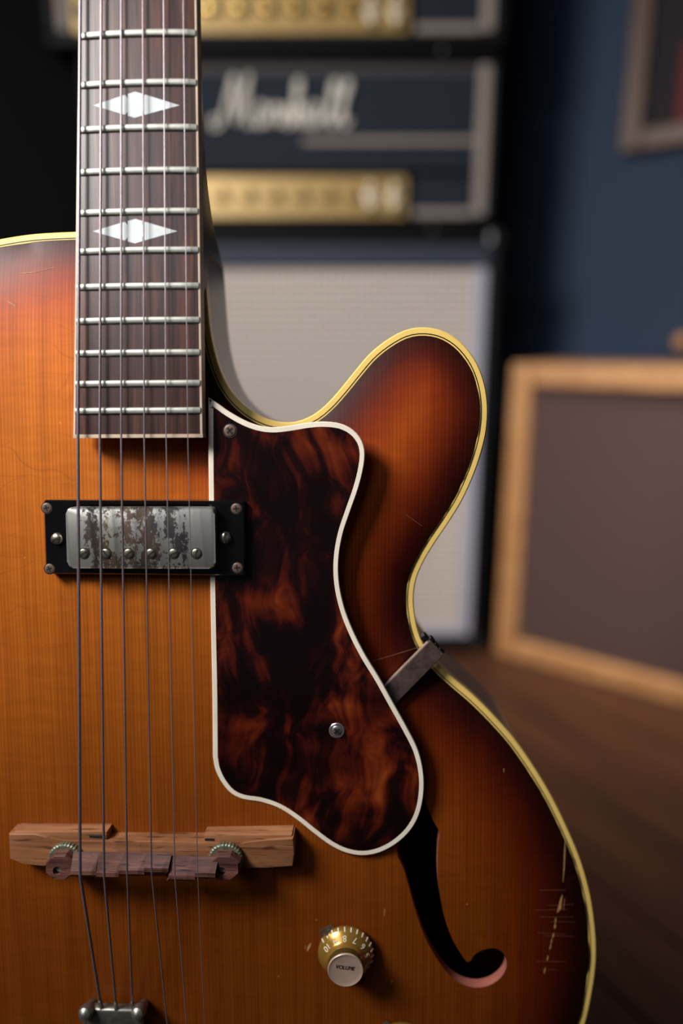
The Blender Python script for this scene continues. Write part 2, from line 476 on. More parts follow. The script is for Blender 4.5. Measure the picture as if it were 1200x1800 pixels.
bm = bmesh.new(); add_box(bm, WC + WN * 1.0 - WD * 0.05 + Vector((0, 0, 1.25)), (0.1, 2.0, 2.5), rot=Matrix.Rotation(WANG, 4, 'Z'))
structure(bmo('wall_left', bm, 'wall_unlit'))

# ================================================================== GUITAR
G = empty('archtop_guitar')
G.matrix_world = Matrix.Translation(world((CU, BASE_V, -0.025))) @ B3.transposed().to_4x4()
tag(G, 'sunburst hollow body electric archtop guitar with a cutaway, standing upright in front of the amplifiers', 'guitar')
GOFF = Vector((-CU, -BASE_V, 0.025))
def part(o, parent=None):
    """a mesh given in guitar axes becomes a child of the guitar or of one of its parts"""
    if parent is None: o.parent = G; o.location = GOFF
    else: o.parent = parent; o.location = (0, 0, 0)
    return o

out_px = [(132, 407), (60, 411), (0, 420), (-75, 437), (-150, 468), (-220, 525), (-270, 610), (-292, 710), (-288, 810), (-262, 920),
          (-240, 1010), (-236, 1090), (-255, 1160), (-305, 1225), (-390, 1310), (-470, 1420), (-525, 1540), (-550, 1680), (-540, 1800),
          (-500, 1930), (-420, 2050), (-290, 2160), (-100, 2232), (120, 2262), (250, 2265), (400, 2255), (600, 2215), (780, 2130), (905, 2030), (985, 1920), (1028, 1800),
          (1043, 1730), (1048, 1680), (1046, 1630), (1037, 1570), (1020, 1510), (997, 1455), (970, 1400), (940, 1350), (905, 1300), (870, 1260), (835, 1225),
          (800, 1195), (775, 1172), (752, 1145), (737, 1115), (729, 1080), (727, 1050), (731, 1020), (744, 988), (765, 953), (788, 919), (812, 880),
          (832, 836), (846, 795), (855, 755), (857, 712), (851, 672), (836, 634), (811, 602), (780, 582), (745, 575), (712, 580), (680, 597), (650, 621),
          (625, 650), (600, 681), (575, 709), (550, 729), (520, 741), (488, 741), (455, 730), (425, 709), (401, 680), (384, 643), (373, 601), (367, 560),
          (361, 490), (357, 440), (352, 414), (335, 405), (240, 404)]
OUT = ccw(spline([P2(*q) for q in out_px], 0.0032))
B1, B2, B3_, B4 = offset(OUT, 0.0), offset(OUT, 0.0026), offset(OUT, 0.0031), offset(OUT, 0.0037)
INN = B4
RIM = 0.047

# arched plate: membrane solution over the outline
gx0, gx1 = OUT[:, 0].min() - .01, OUT[:, 0].max() + .01
gy0, gy1 = OUT[:, 1].min() - .01, OUT[:, 1].max() + .01
HS = 0.0034
GX = np.arange(gx0, gx1, HS); GY = np.arange(gy0, gy1, HS)
XX, YY = np.meshgrid(GX, GY)
MASK = inside(np.c_[XX.ravel(), YY.ravel()], INN).reshape(XX.shape)
def membrane(k2, its):
    A = np.zeros(XX.shape); src = HS * HS * (1.0 if k2 == 0 else k2); den = 4 + HS * HS * k2
    for _ in range(its):
        A[1:-1, 1:-1] = (A[:-2, 1:-1] + A[2:, 1:-1] + A[1:-1, :-2] + A[1:-1, 2:] + src) / den
        A *= MASK
    return A
PA = membrane(0, 5000); PA /= PA.max()
PB = membrane(1 / 0.026**2, 900)
HF = 0.0175 * (0.55 * PA**0.85 + 0.45 * PB)
def hz(x, y):
    fx = (x - gx0) / HS; fy = (y - gy0) / HS
    i = np.clip(np.floor(fx).astype(int), 0, len(GX) - 2); j = np.clip(np.floor(fy).astype(int), 0, len(GY) - 2)
    a, b = fx - i, fy - j
    return HF[j, i] * (1 - a) * (1 - b) + HF[j, i + 1] * a * (1 - b) + HF[j + 1, i] * (1 - a) * b + HF[j + 1, i + 1] * a * b
def H1(x, y): return float(hz(np.array([x]), np.array([y]))[0])
def PS(px, py, lift=0.0):
    """photo point on the carved top"""
    h = 0.008
    for _ in range(12):
        q = P3(px, py, h + lift); h = H1(q[0], q[1])
    return Vector((q[0], q[1], h + lift))
def nrm(x, y, e=0.004):
    return Vector((-(H1(x + e, y) - H1(x - e, y)) / (2 * e), -(H1(x, y + e) - H1(x, y - e)) / (2 * e), 1)).normalized()

# f-hole
f_px = [(690, 1425), (672, 1400), (684, 1372), (712, 1366), (735, 1385), (748, 1412), (760, 1440), (772, 1464), (770, 1482), (769, 1515), (770, 1548), (775, 1585), (783, 1620), (796, 1653), (811, 1678), (823, 1692),
        (834, 1678), (851, 1669), (869, 1667), (883, 1674), (890, 1690), (888, 1706), (876, 1722), (857, 1733), (835, 1736), (812, 1730), (792, 1716), (768, 1686), (747, 1648), (731, 1604),
        (719, 1562), (709, 1527), (698, 1503), (699, 1490), (706, 1470), (702, 1445)]
FH = ccw(spline([tuple(PS(*q)[:2]) for q in f_px], 0.0016))
FHL = ccw(np.c_[2 * CU - FH[:, 0], FH[:, 1]])          # its mirror on the bass side, outside the frame

gp = np.arange(0.0, 1.0, 0.0044)
px_, py_ = np.meshgrid(np.arange(gx0, gx1, 0.0044), np.arange(gy0, gy1, 0.0044))
Q = np.c_[px_.ravel(), py_.ravel()]
Q = Q[inside(Q, INN)]
Q = Q[edge_dist(Q, INN) > 0.0016]
for hole in (FH, FHL):
    Q = Q[~inside(Q, hole)]; Q = Q[edge_dist(Q, hole) > 0.0014]
rings = [INN, FH, FHL]
verts = [Vector(q) for r in rings for q in r] + [Vector(q) for q in Q]
edges = []; b0 = 0
for r in rings:
    edges += [(b0 + i, b0 + (i + 1) % len(r)) for i in range(len(r))]; b0 += len(r)
ov, oe, of, *_ = delaunay_2d_cdt(verts, edges, [], 0, 1e-7)
OV = np.array([(v.x, v.y) for v in ov])
cen = np.array([OV[list(f)].mean(0) for f in of])
keep = inside(cen, INN) & ~inside(cen, FH) & ~inside(cen, FHL)
faces = [tuple(f) for f, k_ in zip(of, keep) if k_]
HZ = hz(OV[:, 0], OV[:, 1])
de = edge_dist(OV, INN)
V3 = [(x, y, h) for (x, y), h in zip(OV, HZ)]
me = bpy.data.meshes.new('top_plate'); me.from_pydata(V3, [], faces); 
a_ = me.attributes.new('edge_distance', 'FLOAT', 'POINT'); a_.data.foreach_set('value', de.astype(np.float32))
me.update()
if me.polygons[0].normal.z < 0: me.flip_normals()
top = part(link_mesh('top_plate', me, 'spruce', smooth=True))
lab(top, 'carved spruce top shaded from amber to dark red brown at the rim')
for hole in (FH, FHL):      # wood thickness in the f-hole
    h0 = hz(hole[:, 0], hole[:, 1]); n = len(hole)
    V = [(x, y, h) for (x, y), h in zip(hole, h0)] + [(x, y, h - 0.0052) for (x, y), h in zip(hole, h0)]
    part(pyd('sound_hole_edge', V, [(i, (i + 1) % n, n + (i + 1) % n, n + i) for i in range(n)], 'raw_spruce_edge', smooth=True), top)

def ring_strip(name, loops, mat, parent=None, closed=False):
    """loops: list of (poly, h)"""
    n = len(loops[0][0]); V = []; F = []
    for poly, h in loops: V += [(x, y, h) for x, y in poly]
    m = len(loops)
    for a in range(m if closed else m - 1):
        b = (a + 1) % m
        F += [(a * n + i, a * n + (i + 1) % n, b * n + (i + 1) % n, b * n + i) for i in range(n)]
    return part(pyd(name, V, F, mat, smooth=True, sharp=40), parent)
bind = ring_strip('binding', [(offset(OUT, 0.0006), -0.0066), (B1, -0.006), (B1, -0.0005), (offset(OUT, 0.0005), 0.0), (B2, 0.0001), (B2, -0.004)], 'cream_binding', closed=True)
lab(bind, 'cream yellow binding around the top')
lab(ring_strip('purfling', [(B2, -0.002), (B2, 0.0001), (B3_, 0.0001), (B3_, -0.002)], 'black_celluloid', bind, True), 'thin black purfling line')
lab(ring_strip('inner_binding', [(B3_, -0.002), (B3_, 0.0001), (B4, 0.0001), (B4, -0.002)], 'cream_binding', bind, True), 'thin cream line inside the black one')
rim = ring_strip('rim', [(offset(OUT, 0.0006), -0.0064), (offset(OUT, 0.0006), -RIM + 0.0015), (offset(OUT, 0.0022), -RIM), (offset(OUT, 0.0035), -RIM), (offset(OUT, 0.0035), -0.004)], 'rim_maple', closed=True)
lab(rim, 'dark glossy maple rim')
# back plate: shallow arch from the same field
bo = offset(OUT, 0.0024)
Qb = Q[::2]
vb = [Vector(q) for q in bo] + [Vector(q) for q in Qb]
ov2, _, of2, *_ = delaunay_2d_cdt(vb, [(i, (i + 1) % len(bo)) for i in range(len(bo))], [], 0, 1e-7)
O2 = np.array([(v.x, v.y) for v in ov2]); c2 = np.array([O2[list(f)].mean(0) for f in of2]); k2 = inside(c2, bo)
me = bpy.data.meshes.new('back_plate'); me.from_pydata([(x, y, -RIM - 0.0008 - 0.7 * h) for (x, y), h in zip(O2, hz(O2[:, 0], O2[:, 1]))], [], [tuple(f) for f, k_ in zip(of2, k2) if k_])
me.update()
if me.polygons[0].normal.z > 0: me.flip_normals()
part(link_mesh('back_plate', me, 'back_maple', smooth=True))

# ---- fingerboard
NS = -0.070                                     # neck pitch
VE = P3(242, 767, 0.0225)[1]; HE = 0.0225
def PB_(px, py, lift=0.0): return P3(px, py, HE + lift, NS, VE)
L0, L1 = PB_(128, 767), PB_(138, 0); R0, R1 = PB_(356, 768), PB_(345.5, 0)
def ul(v): return L0[0] + (L1[0] - L0[0]) * (v - VE) / (L1[1] - VE)
def ur(v): return R0[0] + (R1[0] - R0[0]) * (v - VE) / (R1[1] - VE)
VT = PB_(240, -560)[1]
def hb(v): return HE + NS * (v - VE)
CRN = 0.0012
def crown(s): return CRN * (1 - (2 * s - 1) ** 2)   # s 0..1 across
def board_pt(v, s, lift=0.0): return (ul(v) + (ur(v) - ul(v)) * s, v, hb(v) + crown(s) - CRN * 0.3 + lift)
bm = bmesh.new(); NV, NSX = 14, 12
BW = 0.020                                      # binding share of the width
BT = 0.0062
grid = [[bm.verts.new(board_pt(VE + 0.0009 + (VT - VE) * i / NV, BW + (1 - 2 * BW) * j / NSX)) for j in range(NSX + 1)] for i in range(NV + 1)]
bot = [[bm.verts.new((g_[j].co.x, g_[j].co.y, hb(g_[j].co.y) - BT)) for j in (0, NSX)] for g_ in grid]
for i in range(NV):
    for j in range(NSX): bm.faces.new((grid[i][j], grid[i][j + 1], grid[i + 1][j + 1], grid[i + 1][j]))
    bm.faces.new((grid[i][0], grid[i + 1][0], bot[i + 1][0], bot[i][0])); bm.faces.new((grid[i][NSX], bot[i][1], bot[i + 1][1], grid[i + 1][NSX]))
    bm.faces.new((bot[i][0], bot[i + 1][0], bot[i + 1][1], bot[i][1]))
bm.faces.new(grid[0] + [bot[0][1], bot[0][0]]); bm.faces.new(grid[NV][::-1] + [bot[NV][0], bot[NV][1]])
board = part(bmo('fingerboard', bm, 'rosewood_board', smooth=True, sharp=40))
lab(board, 'dark brown rosewood fingerboard with cream edges')
def strip_box(name, A, Bp, mat, parent, bevel=0.0002):
    """A, Bp: quads (4 corners each) of two ends"""
    bm = bmesh.new(); a = [bm.verts.new(q) for q in A]; b = [bm.verts.new(q) for q in Bp]
    bm.faces.new(a[::-1]); bm.faces.new(b)
    for i in range(4): bm.faces.new((a[i], a[(i + 1) % 4], b[(i + 1) % 4], b[i]))
    if bevel: bmesh.ops.bevel(bm, geom=list(bm.edges), offset=bevel, segments=1, affect='EDGES')
    return part(bmo(name, bm, mat), parent)
for s0, s1 in ((0.0, BW), (1 - BW, 1.0)):
    def quad(v):
        a, b = board_pt(v, s0, 0.00012), board_pt(v, s1, 0.00012)
        return [(a[0], v, hb(v) - BT), (b[0], v, hb(v) - BT), b, a]
    strip_box('board_binding', quad(VE), quad(VT), 'board_binding', board)
va, vb_ = VE - 0.0006, VE + 0.0009
bm = bmesh.new()
fr = [board_pt(VE, s / 12, 0.0001) for s in range(13)]
A = [bm.verts.new((q[0], va, q[2])) for q in fr]; Bv = [bm.verts.new((q[0], vb_, q[2])) for q in fr]
C_ = [bm.verts.new((q[0], va, HE - BT)) for q in fr]; D_ = [bm.verts.new((q[0], vb_, HE - BT)) for q in fr]
for i in range(12):
    for X, Y in ((A, Bv), (C_, A), (D_, C_), (Bv, D_)): bm.faces.new((X[i], X[i + 1], Y[i + 1], Y[i]))
bm.faces.new((A[0], Bv[0], D_[0], C_[0])); bm.faces.new((A[12], C_[12], D_[12], Bv[12]))
part(bmo('board_binding', bm, 'board_binding'), board)

# frets
fy = [59, 146, 225, 300, 372, 440, 503, 563, 620, 674, 722]
fv = [PB_(242, y, 0.0008)[1] for y in fy]
vbr = fv[-1] - (fv[0] - fv[-1]) / (2 ** (10 / 12) - 1)
d0 = fv[0] - vbr
fv = [vbr + d0 * 2 ** (k / 12) for k in (4, 3, 2, 1) if vbr + d0 * 2 ** (k / 12) < VT - 0.01] + fv
for v in fv:
    bm = bmesh.new(); nS = 14; prof = [(-0.0014, -0.0001), (-0.00125, 0.0007), (-0.0009, 0.00105), (0.0009, 0.00105), (0.00125, 0.0007), (0.0014, -0.0001)]
    rows = []
    for j in range(nS + 1):
        s = BW * 0.7 + (1 - 1.4 * BW) * j / nS
        q = board_pt(v, s); k_ = 0.55 if j in (0, nS) else 1.0
        rows.append([bm.verts.new((q[0], v + a, q[2] + b * k_)) for a, b in prof])
    for a, b in zip(rows, rows[1:]):
        for i in range(5): bm.faces.new((a[i], a[i + 1], b[i + 1], b[i]))
    bm.faces.new(rows[0]); bm.faces.new(rows[-1][::-1])
    part(bmo('fret', bm, 'nickel_fret', smooth=True, sharp=50), board)

# pearl inlays: split diamonds (a centre lozenge and two points)
def board_poly(name, pxs, mat, lift):
    bm = bmesh.new()
    pts = [PB_(*q) for q in pxs]
    def conf(q, l):
        s = (q[0] - ul(q[1])) / (ur(q[1]) - ul(q[1])); return board_pt(q[1], s, l)
    fine = []
    for a, b in zip(pts, pts[1:] + pts[:1]): fine += [a.lerp(b, k / 4) for k in range(4)]
    a = [bm.verts.new(conf(q, lift)) for q in fine]; b = [bm.verts.new(conf(q, -0.0004)) for q in fine]
    n = len(fine)
    tf = bm.faces.new(a); bmesh.ops.triangulate(bm, faces=[tf], ngon_method='EAR_CLIP')
    for i in range(n): bm.faces.new((a[i], b[i], b[(i + 1) % n], a[(i + 1) % n]))
    return part(bmo(name, bm, mat), board)
for (xl, yl, xt, yt, xr, yr, xb, yb) in ((164, 186, 239, 163, 316, 186, 238, 209), (163, 407, 239, 386, 312, 407, 238, 429)):
    def edge(xa, ya, xb_, yb_, x): return ya + (yb_ - ya) * (x - xa) / (xb_ - xa)
    n1, n2 = 221, 256
    poly = [(xl, yl), (n1, edge(xl, yl, xt, yt, n1)), (n1 + 5, edge(xl, yl, xt, yt, n1) + 6), (n1 + 4.5, edge(xl, yl, xt, yt, n1 + 4.5)), (xt, yt),
            (n2 - 4.5, edge(xt, yt, xr, yr, n2 - 4.5)), (n2 - 5, edge(xt, yt, xr, yr, n2) + 6), (n2, edge(xt, yt, xr, yr, n2)), (xr, yr),
            (n2, edge(xr, yr, xb, yb, n2)), (n2 - 5, edge(xr, yr, xb, yb, n2) - 6), (n2 - 4.5, edge(xr, yr, xb, yb, n2 - 4.5)), (xb, yb),
            (n1 + 4.5, edge(xb, yb, xl, yl, n1 + 4.5)), (n1 + 5, edge(xb, yb, xl, yl, n1) - 6), (n1, edge(xb, yb, xl, yl, n1))]
    lab(board_poly('inlay', poly, 'pearl', 0.0001), 'white pearl diamond inlay')

# ---- neck and heel under the board
v_end = VE + 0.006
v_joint = PB_(240, 405)[1]
bm = bmesh.new(); rows = []
def neck_depth(v):
    x = (v - v_joint)
    return min(0.0585, 0.0150 + 0.0435 * math.exp(-x / 0.018))
stations = [v_joint - 0.004, v_joint + 0.0005] + [v_joint + 0.0045 + 0.19 * (k / 26) ** 1.5 for k in range(27)]
stations = [v for v in stations if v < VT - 0.002] + [VT]
for v in stations:
    dep = neck_depth(v); hb_ = hb(v) - BT; row = []
    cu, hw = (ul(v) + ur(v)) / 2, (ur(v) - ul(v)) / 2 * 0.985
    x = (v - v_joint); boxy = math.exp(-max(x, 0) / 0.03)
    for k in range(17):
        a = pi * k / 16; e = 2 / (2.2 + 4.0 * boxy)
        cx_ = math.copysign(abs(cos(a)) ** e, cos(a)); sy_ = abs(sin(a)) ** e
        nar = 1 - 0.06 * boxy * sy_ ** 3
        row.append(bm.verts.new((cu + hw * cx_ * nar, v, hb_ - dep * sy_)))
    rows.append(row)
for a, b in zip(rows, rows[1:]):
    for k in range(16): bm.faces.new((a[k], a[k + 1], b[k + 1], b[k]))
    bm.faces.new((a[0], b[0], b[16], a[16]))
bm.faces.new(rows[0]); bm.faces.new(rows[-1][::-1])
neck = part(bmo('neck', bm, 'neck_mahogany', smooth=True, sharp=50)); lab(neck, 'dark brown neck flaring into the heel')
# tongue of the neck carrying the board over the top
bm = bmesh.new()
v1 = v_joint + 0.0046; v0 = v1 - 0.030; v00 = v1 - 0.019
bm = bmesh.new(); rows = []
for v, sa, sb_ in ((v1, 0.04, 0.985), (v00, 0.06, 0.985), (v0, 0.08, 0.94)):
    xa_, xb_ = ul(v) + (ur(v) - ul(v)) * sa, ul(v) + (ur(v) - ul(v)) * sb_
    zb_ = -0.004
    rows.append([bm.verts.new(q) for q in ((xa_, v, hb(v) - BT), (xb_, v, hb(v) - BT), (xb_, v, zb_ if v == v1 else H1(xb_, v) - 0.001), (xa_, v, zb_ if v == v1 else H1(xa_, v) - 0.001))])
for a, b in zip(rows, rows[1:]):
    for k in range(4): bm.faces.new((a[k], a[(k + 1) % 4], b[(k + 1) % 4], b[k]))
bm.faces.new(rows[0]); bm.faces.new(rows[-1][::-1])
part(bmo('neck_block', bm, 'neck_mahogany'))
# tongue that carries the rest of the board, set back in its own shadow
bm = bmesh.new(); va_, vb2 = VE + 0.016, v0
A = [bm.verts.new(q) for v in (va_, vb2) for s in (0.22, 0.80) for q in ((ul(v) + (ur(v) - ul(v)) * s, v, hb(v) - BT), (ul(v) + (ur(v) - ul(v)) * s, v, H1(ul(v) + (ur(v) - ul(v)) * s, v) - 0.001))]
for q in ((0, 2, 3, 1), (4, 5, 7, 6), (0, 1, 5, 4), (2, 6, 7, 3), (0, 4, 6, 2), (1, 3, 7, 5)): bm.faces.new([A[k] for k in q])
part(bmo('board_support', bm, 'neck_mahogany'))

# ---- pickguard
g_px = [(366, 699), (366, 780), (367, 880), (369, 1013), (371, 1120), (373, 1220), (374, 1330), (378, 1352), (389, 1375), (406, 1395), (427, 1405), (458, 1410), (490, 1421), (520, 1440), (550, 1464), (580, 1486),
        (607, 1499), (636, 1504), (666, 1499), (695, 1484), (720, 1461), (736, 1433), (744, 1397), (744, 1360), (735, 1320), (716, 1281), (691, 1236), (666, 1191), (641, 1150), (620, 1108), (605, 1068),
        (596, 1025), (595, 983), (602, 940), (615, 900), (629, 860), (638, 825), (641, 796), (636, 775), (622, 757), (600, 745), (570, 741), (540, 743), (510, 748), (480, 751), (455, 748), (430, 739), (400, 722), (382, 709)]
GH = 0.0165
right_g = spline([P2(*q, GH) for q in g_px[6:]] + [P2(*g_px[0], GH)], 0.002, False)
left_g = spline([P2(*q, GH) for q in g_px[:7]], 0.004, False)[:-1]
GP = np.r_[left_g, right_g[:-1]]
if np.any(GP != ccw(GP)): GP = ccw(GP)
GI = offset(GP, 0.0022)
tip = int(np.argmin(np.hypot(*(GP - np.array(P2(366, 699, GH))).T)))
GI[tip] = np.array(P2(375, 719, GH))
bm = bmesh.new(); add_prism(bm, [tuple(q) for q in GI], GH - 0.0024, GH - 0.0001)
guard = part(bmo('pickguard', bm, 'tortoise')); lab(guard, 'tortoiseshell pickguard with a white edge')
gb = ring_strip('guard_binding', [(GP, GH - 0.0025), (GP, GH - 0.0003), (offset(GP, 0.0003), GH), (GI, GH), (GI, GH - 0.0025)], 'aged_white_binding', guard, True)
lab(gb, 'off white bound edge')

# ---- screws
def add_screw(name, p, n, r, mat, parent, slots=1, rot=0.0, dome=0.35, washer=None, label=None):
    m = frame_at(p, n)
    bm = bmesh.new()
    prof = [(r, -0.0004), (r, 0.0001)] + [(r * cos(a), 0.0001 + r * dome * sin(a)) for a in (0.35, 0.75, 1.15)] + [(r * 0.08, 0.0001 + r * dome)]
    add_lathe(bm, prof, 20, m)
    o = part(bmo(name, bm, mat, smooth=True, sharp=50), parent)
    if label: lab(o, label)
    if name in ('pole_screw', 'ring_screw', 'screw'):
        bm = bmesh.new(); add_lathe(bm, [(r * 1.16, -0.0004), (r * 1.16, 0.00006), (r * 0.9, 0.00006)], 20, m); part(bmo('screw_shade_ring', bm, 'slot_shade'), o if parent is G or parent is None else parent)  # flat dark ring in place of the shade of a sunk hole
    # the slot is a dark bar on the head, its shade put into the colour
    bm = bmesh.new()
    for k in range(slots):
        R = m @ Matrix.Rotation(rot + k * pi / 2, 4, 'Z')
        L = 1.75 if slots == 1 else 1.15
        add_box(bm, (0, 0, 0), (r * L, r * (0.32 if slots == 1 else 0.34), r * dome * 1.0 + 0.0002), rot=R @ Matrix.Translation((0, 0, r * dome * 0.54)))
    sl = part(bmo('screw_slot', bm, 'slot_shade'), o if parent is G or parent is None else parent)
    if washer:
        bm = bmesh.new(); add_lathe(bm, [(washer, -0.0003), (washer, 0.0001), (washer * 0.9, 0.0004), (r, 0.0004)], 24, m)
        part(bmo('washer', bm, 'bright_screw', smooth=True, sharp=40), parent)
    return o
sq = P3(404, 757, GH); add_screw('screw', sq, (0, 0, 1), 0.0027, 'bronze_screw', guard, 2, 0.7, 0.15, label='tarnished brown cross-head screw')
sq = P3(592, 1284, GH); add_screw('screw', sq, (0, 0, 1), 0.0026, 'bright_screw', guard, 2, 0.75, 0.3, washer=0.0036, label='bright cross-head screw with washer')

# ---- pickup
RH = 0.0195
ring_px = [(76, 879), (430, 881), (431, 1012), (80, 1009)]
rc = [Vector(P2(*q, RH)) for q in ring_px]
def rpoly(c4, r, n=5):
    out_ = []
    for i in range(4):
        p, a, b = c4[i], c4[i - 1], c4[(i + 1) % 4]
        da, db = (a - p).normalized(), (b - p).normalized()
        for k in range(n):
            s = k / (n - 1); q = p + da * r * (1 - s) ** 2 + db * r * s ** 2
            out_.append((q.x, q.y))
    return [tuple(q) for q in ccw(np.array(out_))]
cc = [Vector(P2(*q, 0.0238)) for q in ((115, 892), (377, 892), (379, 1000), (118, 999))]
# frame with a window for the cover
op = rpoly(rc, 0.0012, 5); cov = rpoly(cc, 0.0028, 5)
win = offset(np.array(rpoly(cc, 0.0034, 5)), -0.0008)
bm = bmesh.new(); n = len(op)
# rotate the window polygon so both start at the same corner
wi = [tuple(q) for q in win]
k0 = min(range(n), key=lambda k: (wi[k][0] - op[0][0]) ** 2 + (wi[k][1] - op[0][1]) ** 2); k0 -= k0 % 5
wi = wi[k0:] + wi[:k0]
lo = [bm.verts.new((x, y, min(H1(x, y), 0.0135) - 0.001)) for x, y in op]
la = [bm.verts.new((x, y, RH - 0.0006)) for x, y in op]
lb = [bm.verts.new((x, y, RH)) for x, y in offset(np.array(op), 0.0006)]
lc = [bm.verts.new((x, y, RH)) for x, y in wi]
ld_ = [bm.verts.new((x, y, RH - 0.004)) for x, y in wi]
for X, Y in ((lo, la), (la, lb), (lb, lc), (lc, ld_)):
    for i in range(n): bm.faces.new((X[i], X[(i + 1) % n], Y[(i + 1) % n], Y[i]))
pick = part(bmo('pickup', bm, 'black_plastic', smooth=True, sharp=30)); lab(pick, 'black plastic pickup surround')
bm = bmesh.new(); add_prism(bm, cov, RH - 0.006, 0.0238, 0.0009)
lab(part(bmo('pickup_cover', bm, 'cover', smooth=True, sharp=40), pick), 'nickel pickup cover worn dark under the strings')
for (x, y), a in zip(((147, 973), (186, 973), (226, 973), (265, 973), (305, 973), (345, 973)), (0.55, -0.95, 0.75, 0.7, 0.45, 1.25)):
    add_screw('pole_screw', P3(x, y, 0.0239), (0, 0, 1), 0.0021, 'nickel_screw', pick, 1, a, 0.22)
for (x, y), a in zip(((100, 947), (396, 945)), (0.35, 1.45)):
    add_screw('height_screw', P3(x, y, RH + 0.0006), (0, 0, 1), 0.0026, 'nickel_screw', pick, 1, a, 0.5)
for x, y in ((82, 893), (415, 894), (87, 1000), (417, 998)):
    add_screw('ring_screw', P3(x, y, RH + 0.0001), (0, 0, 1), 0.0022, 'bronze_screw', pick, 2, random.random(), 0.12)

# ---- bridge
BH = 0.0245
def bp(x, y): return P2(x, y, BH)
poly_px = [(15, 1466), (60, 1467), (82, 1471), (96, 1477), (112, 1479), (250, 1480), (372, 1481), (395, 1486), (418, 1486), (440, 1481), (470, 1477), (515, 1473),
           (517, 1500), (514, 1523), (470, 1525), (436, 1526), (420, 1520), (395, 1512), (250, 1508), (110, 1508), (92, 1514), (78, 1524), (40, 1518), (17, 1511)]
bm = bmesh.new(); add_prism(bm, [tuple(q) for q in ccw(np.array([bp(*q) for q in poly_px]))], lambda x, y: H1(x, y) - 0.001, BH, 0.0005)
# lips with their slots on the neck side
def lip(x0, x1, y0, y1, h0=0.0):
    add_prism(bm, [tuple(q) for q in ccw(np.array([bp(x0, y0), bp(x1, y0), bp(x1, y1), bp(x0, y1)]))], lambda x, y: H1(x, y) - 0.001, BH - 0.0012 - h0, 0.0004)
lip(22, 186, 1464.5, 1480); lip(357, 512, 1470.5, 1486)
bridge = part(bmo('bridge', bm, 'rosewood_light', smooth=True, sharp=30)); lab(bridge, 'worn light rosewood bridge base')
for x0_, x1_, y_ in ((157, 181, 1470.5), (360, 377, 1476)):
    bm = bmesh.new(); a_, b_ = P3(x0_, y_, BH - 0.0012), P3(x1_, y_, BH - 0.0012)
    add_box(bm, (a_ + b_) / 2, ((b_ - a_).length, 0.0013, 0.0003), 0.0001, seg=1); part(bmo('slot', bm, 'slot_shade'), bridge)  # flush dark bar painted as the shade inside the slot
for x, y in ((118, 1507), (398, 1507)):
    m = frame_at(P3(x, y, BH + 0.0002), (0, 0, 1)); bm = bmesh.new()
    add_lathe(bm, [(0.0072, -0.0002), (0.0076, 0.0003), (0.0076, 0.0022), (0.0070, 0.0027), (0.0026, 0.0027), (0.0026, 0.0065)], 64, m, 0.0003)
    lab(part(bmo('thumbwheel', bm, 'verdigris_brass'), bridge), 'knurled greenish brass thumbwheel')
SB = BH + 0.0032; ST = 0.0352
def sv(y, h): return P2(200, y, h)[1]
def su(x, h): return P2(x, 1530, h)[0]
segs = [(124, 168, 1541), (168, 208, 1543.5), (208, 253, 1538), (253, 296, 1533), (296, 342, 1545), (342, 378, 1540)]
bm = bmesh.new()
vbk, vfr = sv(1500, 0.0315), sv(1541, 0.0275)
for i, (xa, xb_, yc) in enumerate(segs):
    sk = 7
    vcr = sv(yc - 4, ST)
    vbc = sv(1498 if i < 4 else 1502, 0.0308)
    rings_ = []
    for x, s in ((xa, -1), (xb_, -1)):
        xs = [x + sk, x + sk, x, x, x - sk * 0.5, x - sk * 0.5]
        rr = [(sv(1506, SB), SB), (vbc, 0.0308), (vcr + 0.0012, ST), (vcr - 0.0006, ST), (sv(yc + 1, 0.0318), 0.0318), (sv(1538, SB), SB)]
        rings_.append([bm.verts.new((su(xx, h), v, h)) for xx, (v, h) in zip(xs, rr)])
    a, b = rings_
    for k in range(6): bm.faces.new((a[k], a[(k + 1) % 6], b[(k + 1) % 6], b[k]))
    bm.faces.new(a); bm.faces.new(b[::-1])
# end blocks with post holes
for (cx_, cy_, hw_, hh_) in ((104, 1526, 25, 22), (393, 1527, 28, 22)):
    hE = 0.0322
    N_ = 24; oc = []; 
    for k in range(N_):
        a = 2 * pi * (k + 0.5) / N_
        ca, sa = cos(a), sin(a); mx = max(abs(ca), abs(sa), (abs(ca) + abs(sa)) / 1.42)
        oc.append((cx_ + hw_ * ca / mx, cy_ - hh_ * sa / mx))
    hx, hy = cx_ - 4, cy_ + 5
    hc = [(hx + 7.5 * cos(2 * pi * (k + 0.5) / N_), hy - 7.5 * sin(2 * pi * (k + 0.5) / N_)) for k in range(N_)]
    o3 = [P2(*q, hE) for q in oc]; h3 = [P2(*q, hE) for q in hc]
    R0_ = [bm.verts.new((x, y, SB)) for x, y in o3]; R1_ = [bm.verts.new((x, y, hE - 0.001)) for x, y in o3]
    oc2 = [(x * 0.9 + (sum(q[0] for q in o3) / N_) * 0.1, y * 0.9 + (sum(q[1] for q in o3) / N_) * 0.1) for x, y in o3]
    R2_ = [bm.verts.new((x, y, hE)) for x, y in oc2]; R3_ = [bm.verts.new((x, y, hE)) for x, y in h3]; R4_ = [bm.verts.new((x, y, SB)) for x, y in h3]
    for X, Y in ((R0_, R1_), (R1_, R2_), (R2_, R3_), (R3_, R4_), (R4_, R0_)):
        for k in range(N_): bm.faces.new((X[k], X[(k + 1) % N_], Y[(k + 1) % N_], Y[k]))
saddle = part(bmo('bridge_saddle', bm, 'rosewood_dark', recalc=True), bridge); lab(saddle, 'darker rosewood saddle cut in compensated steps')
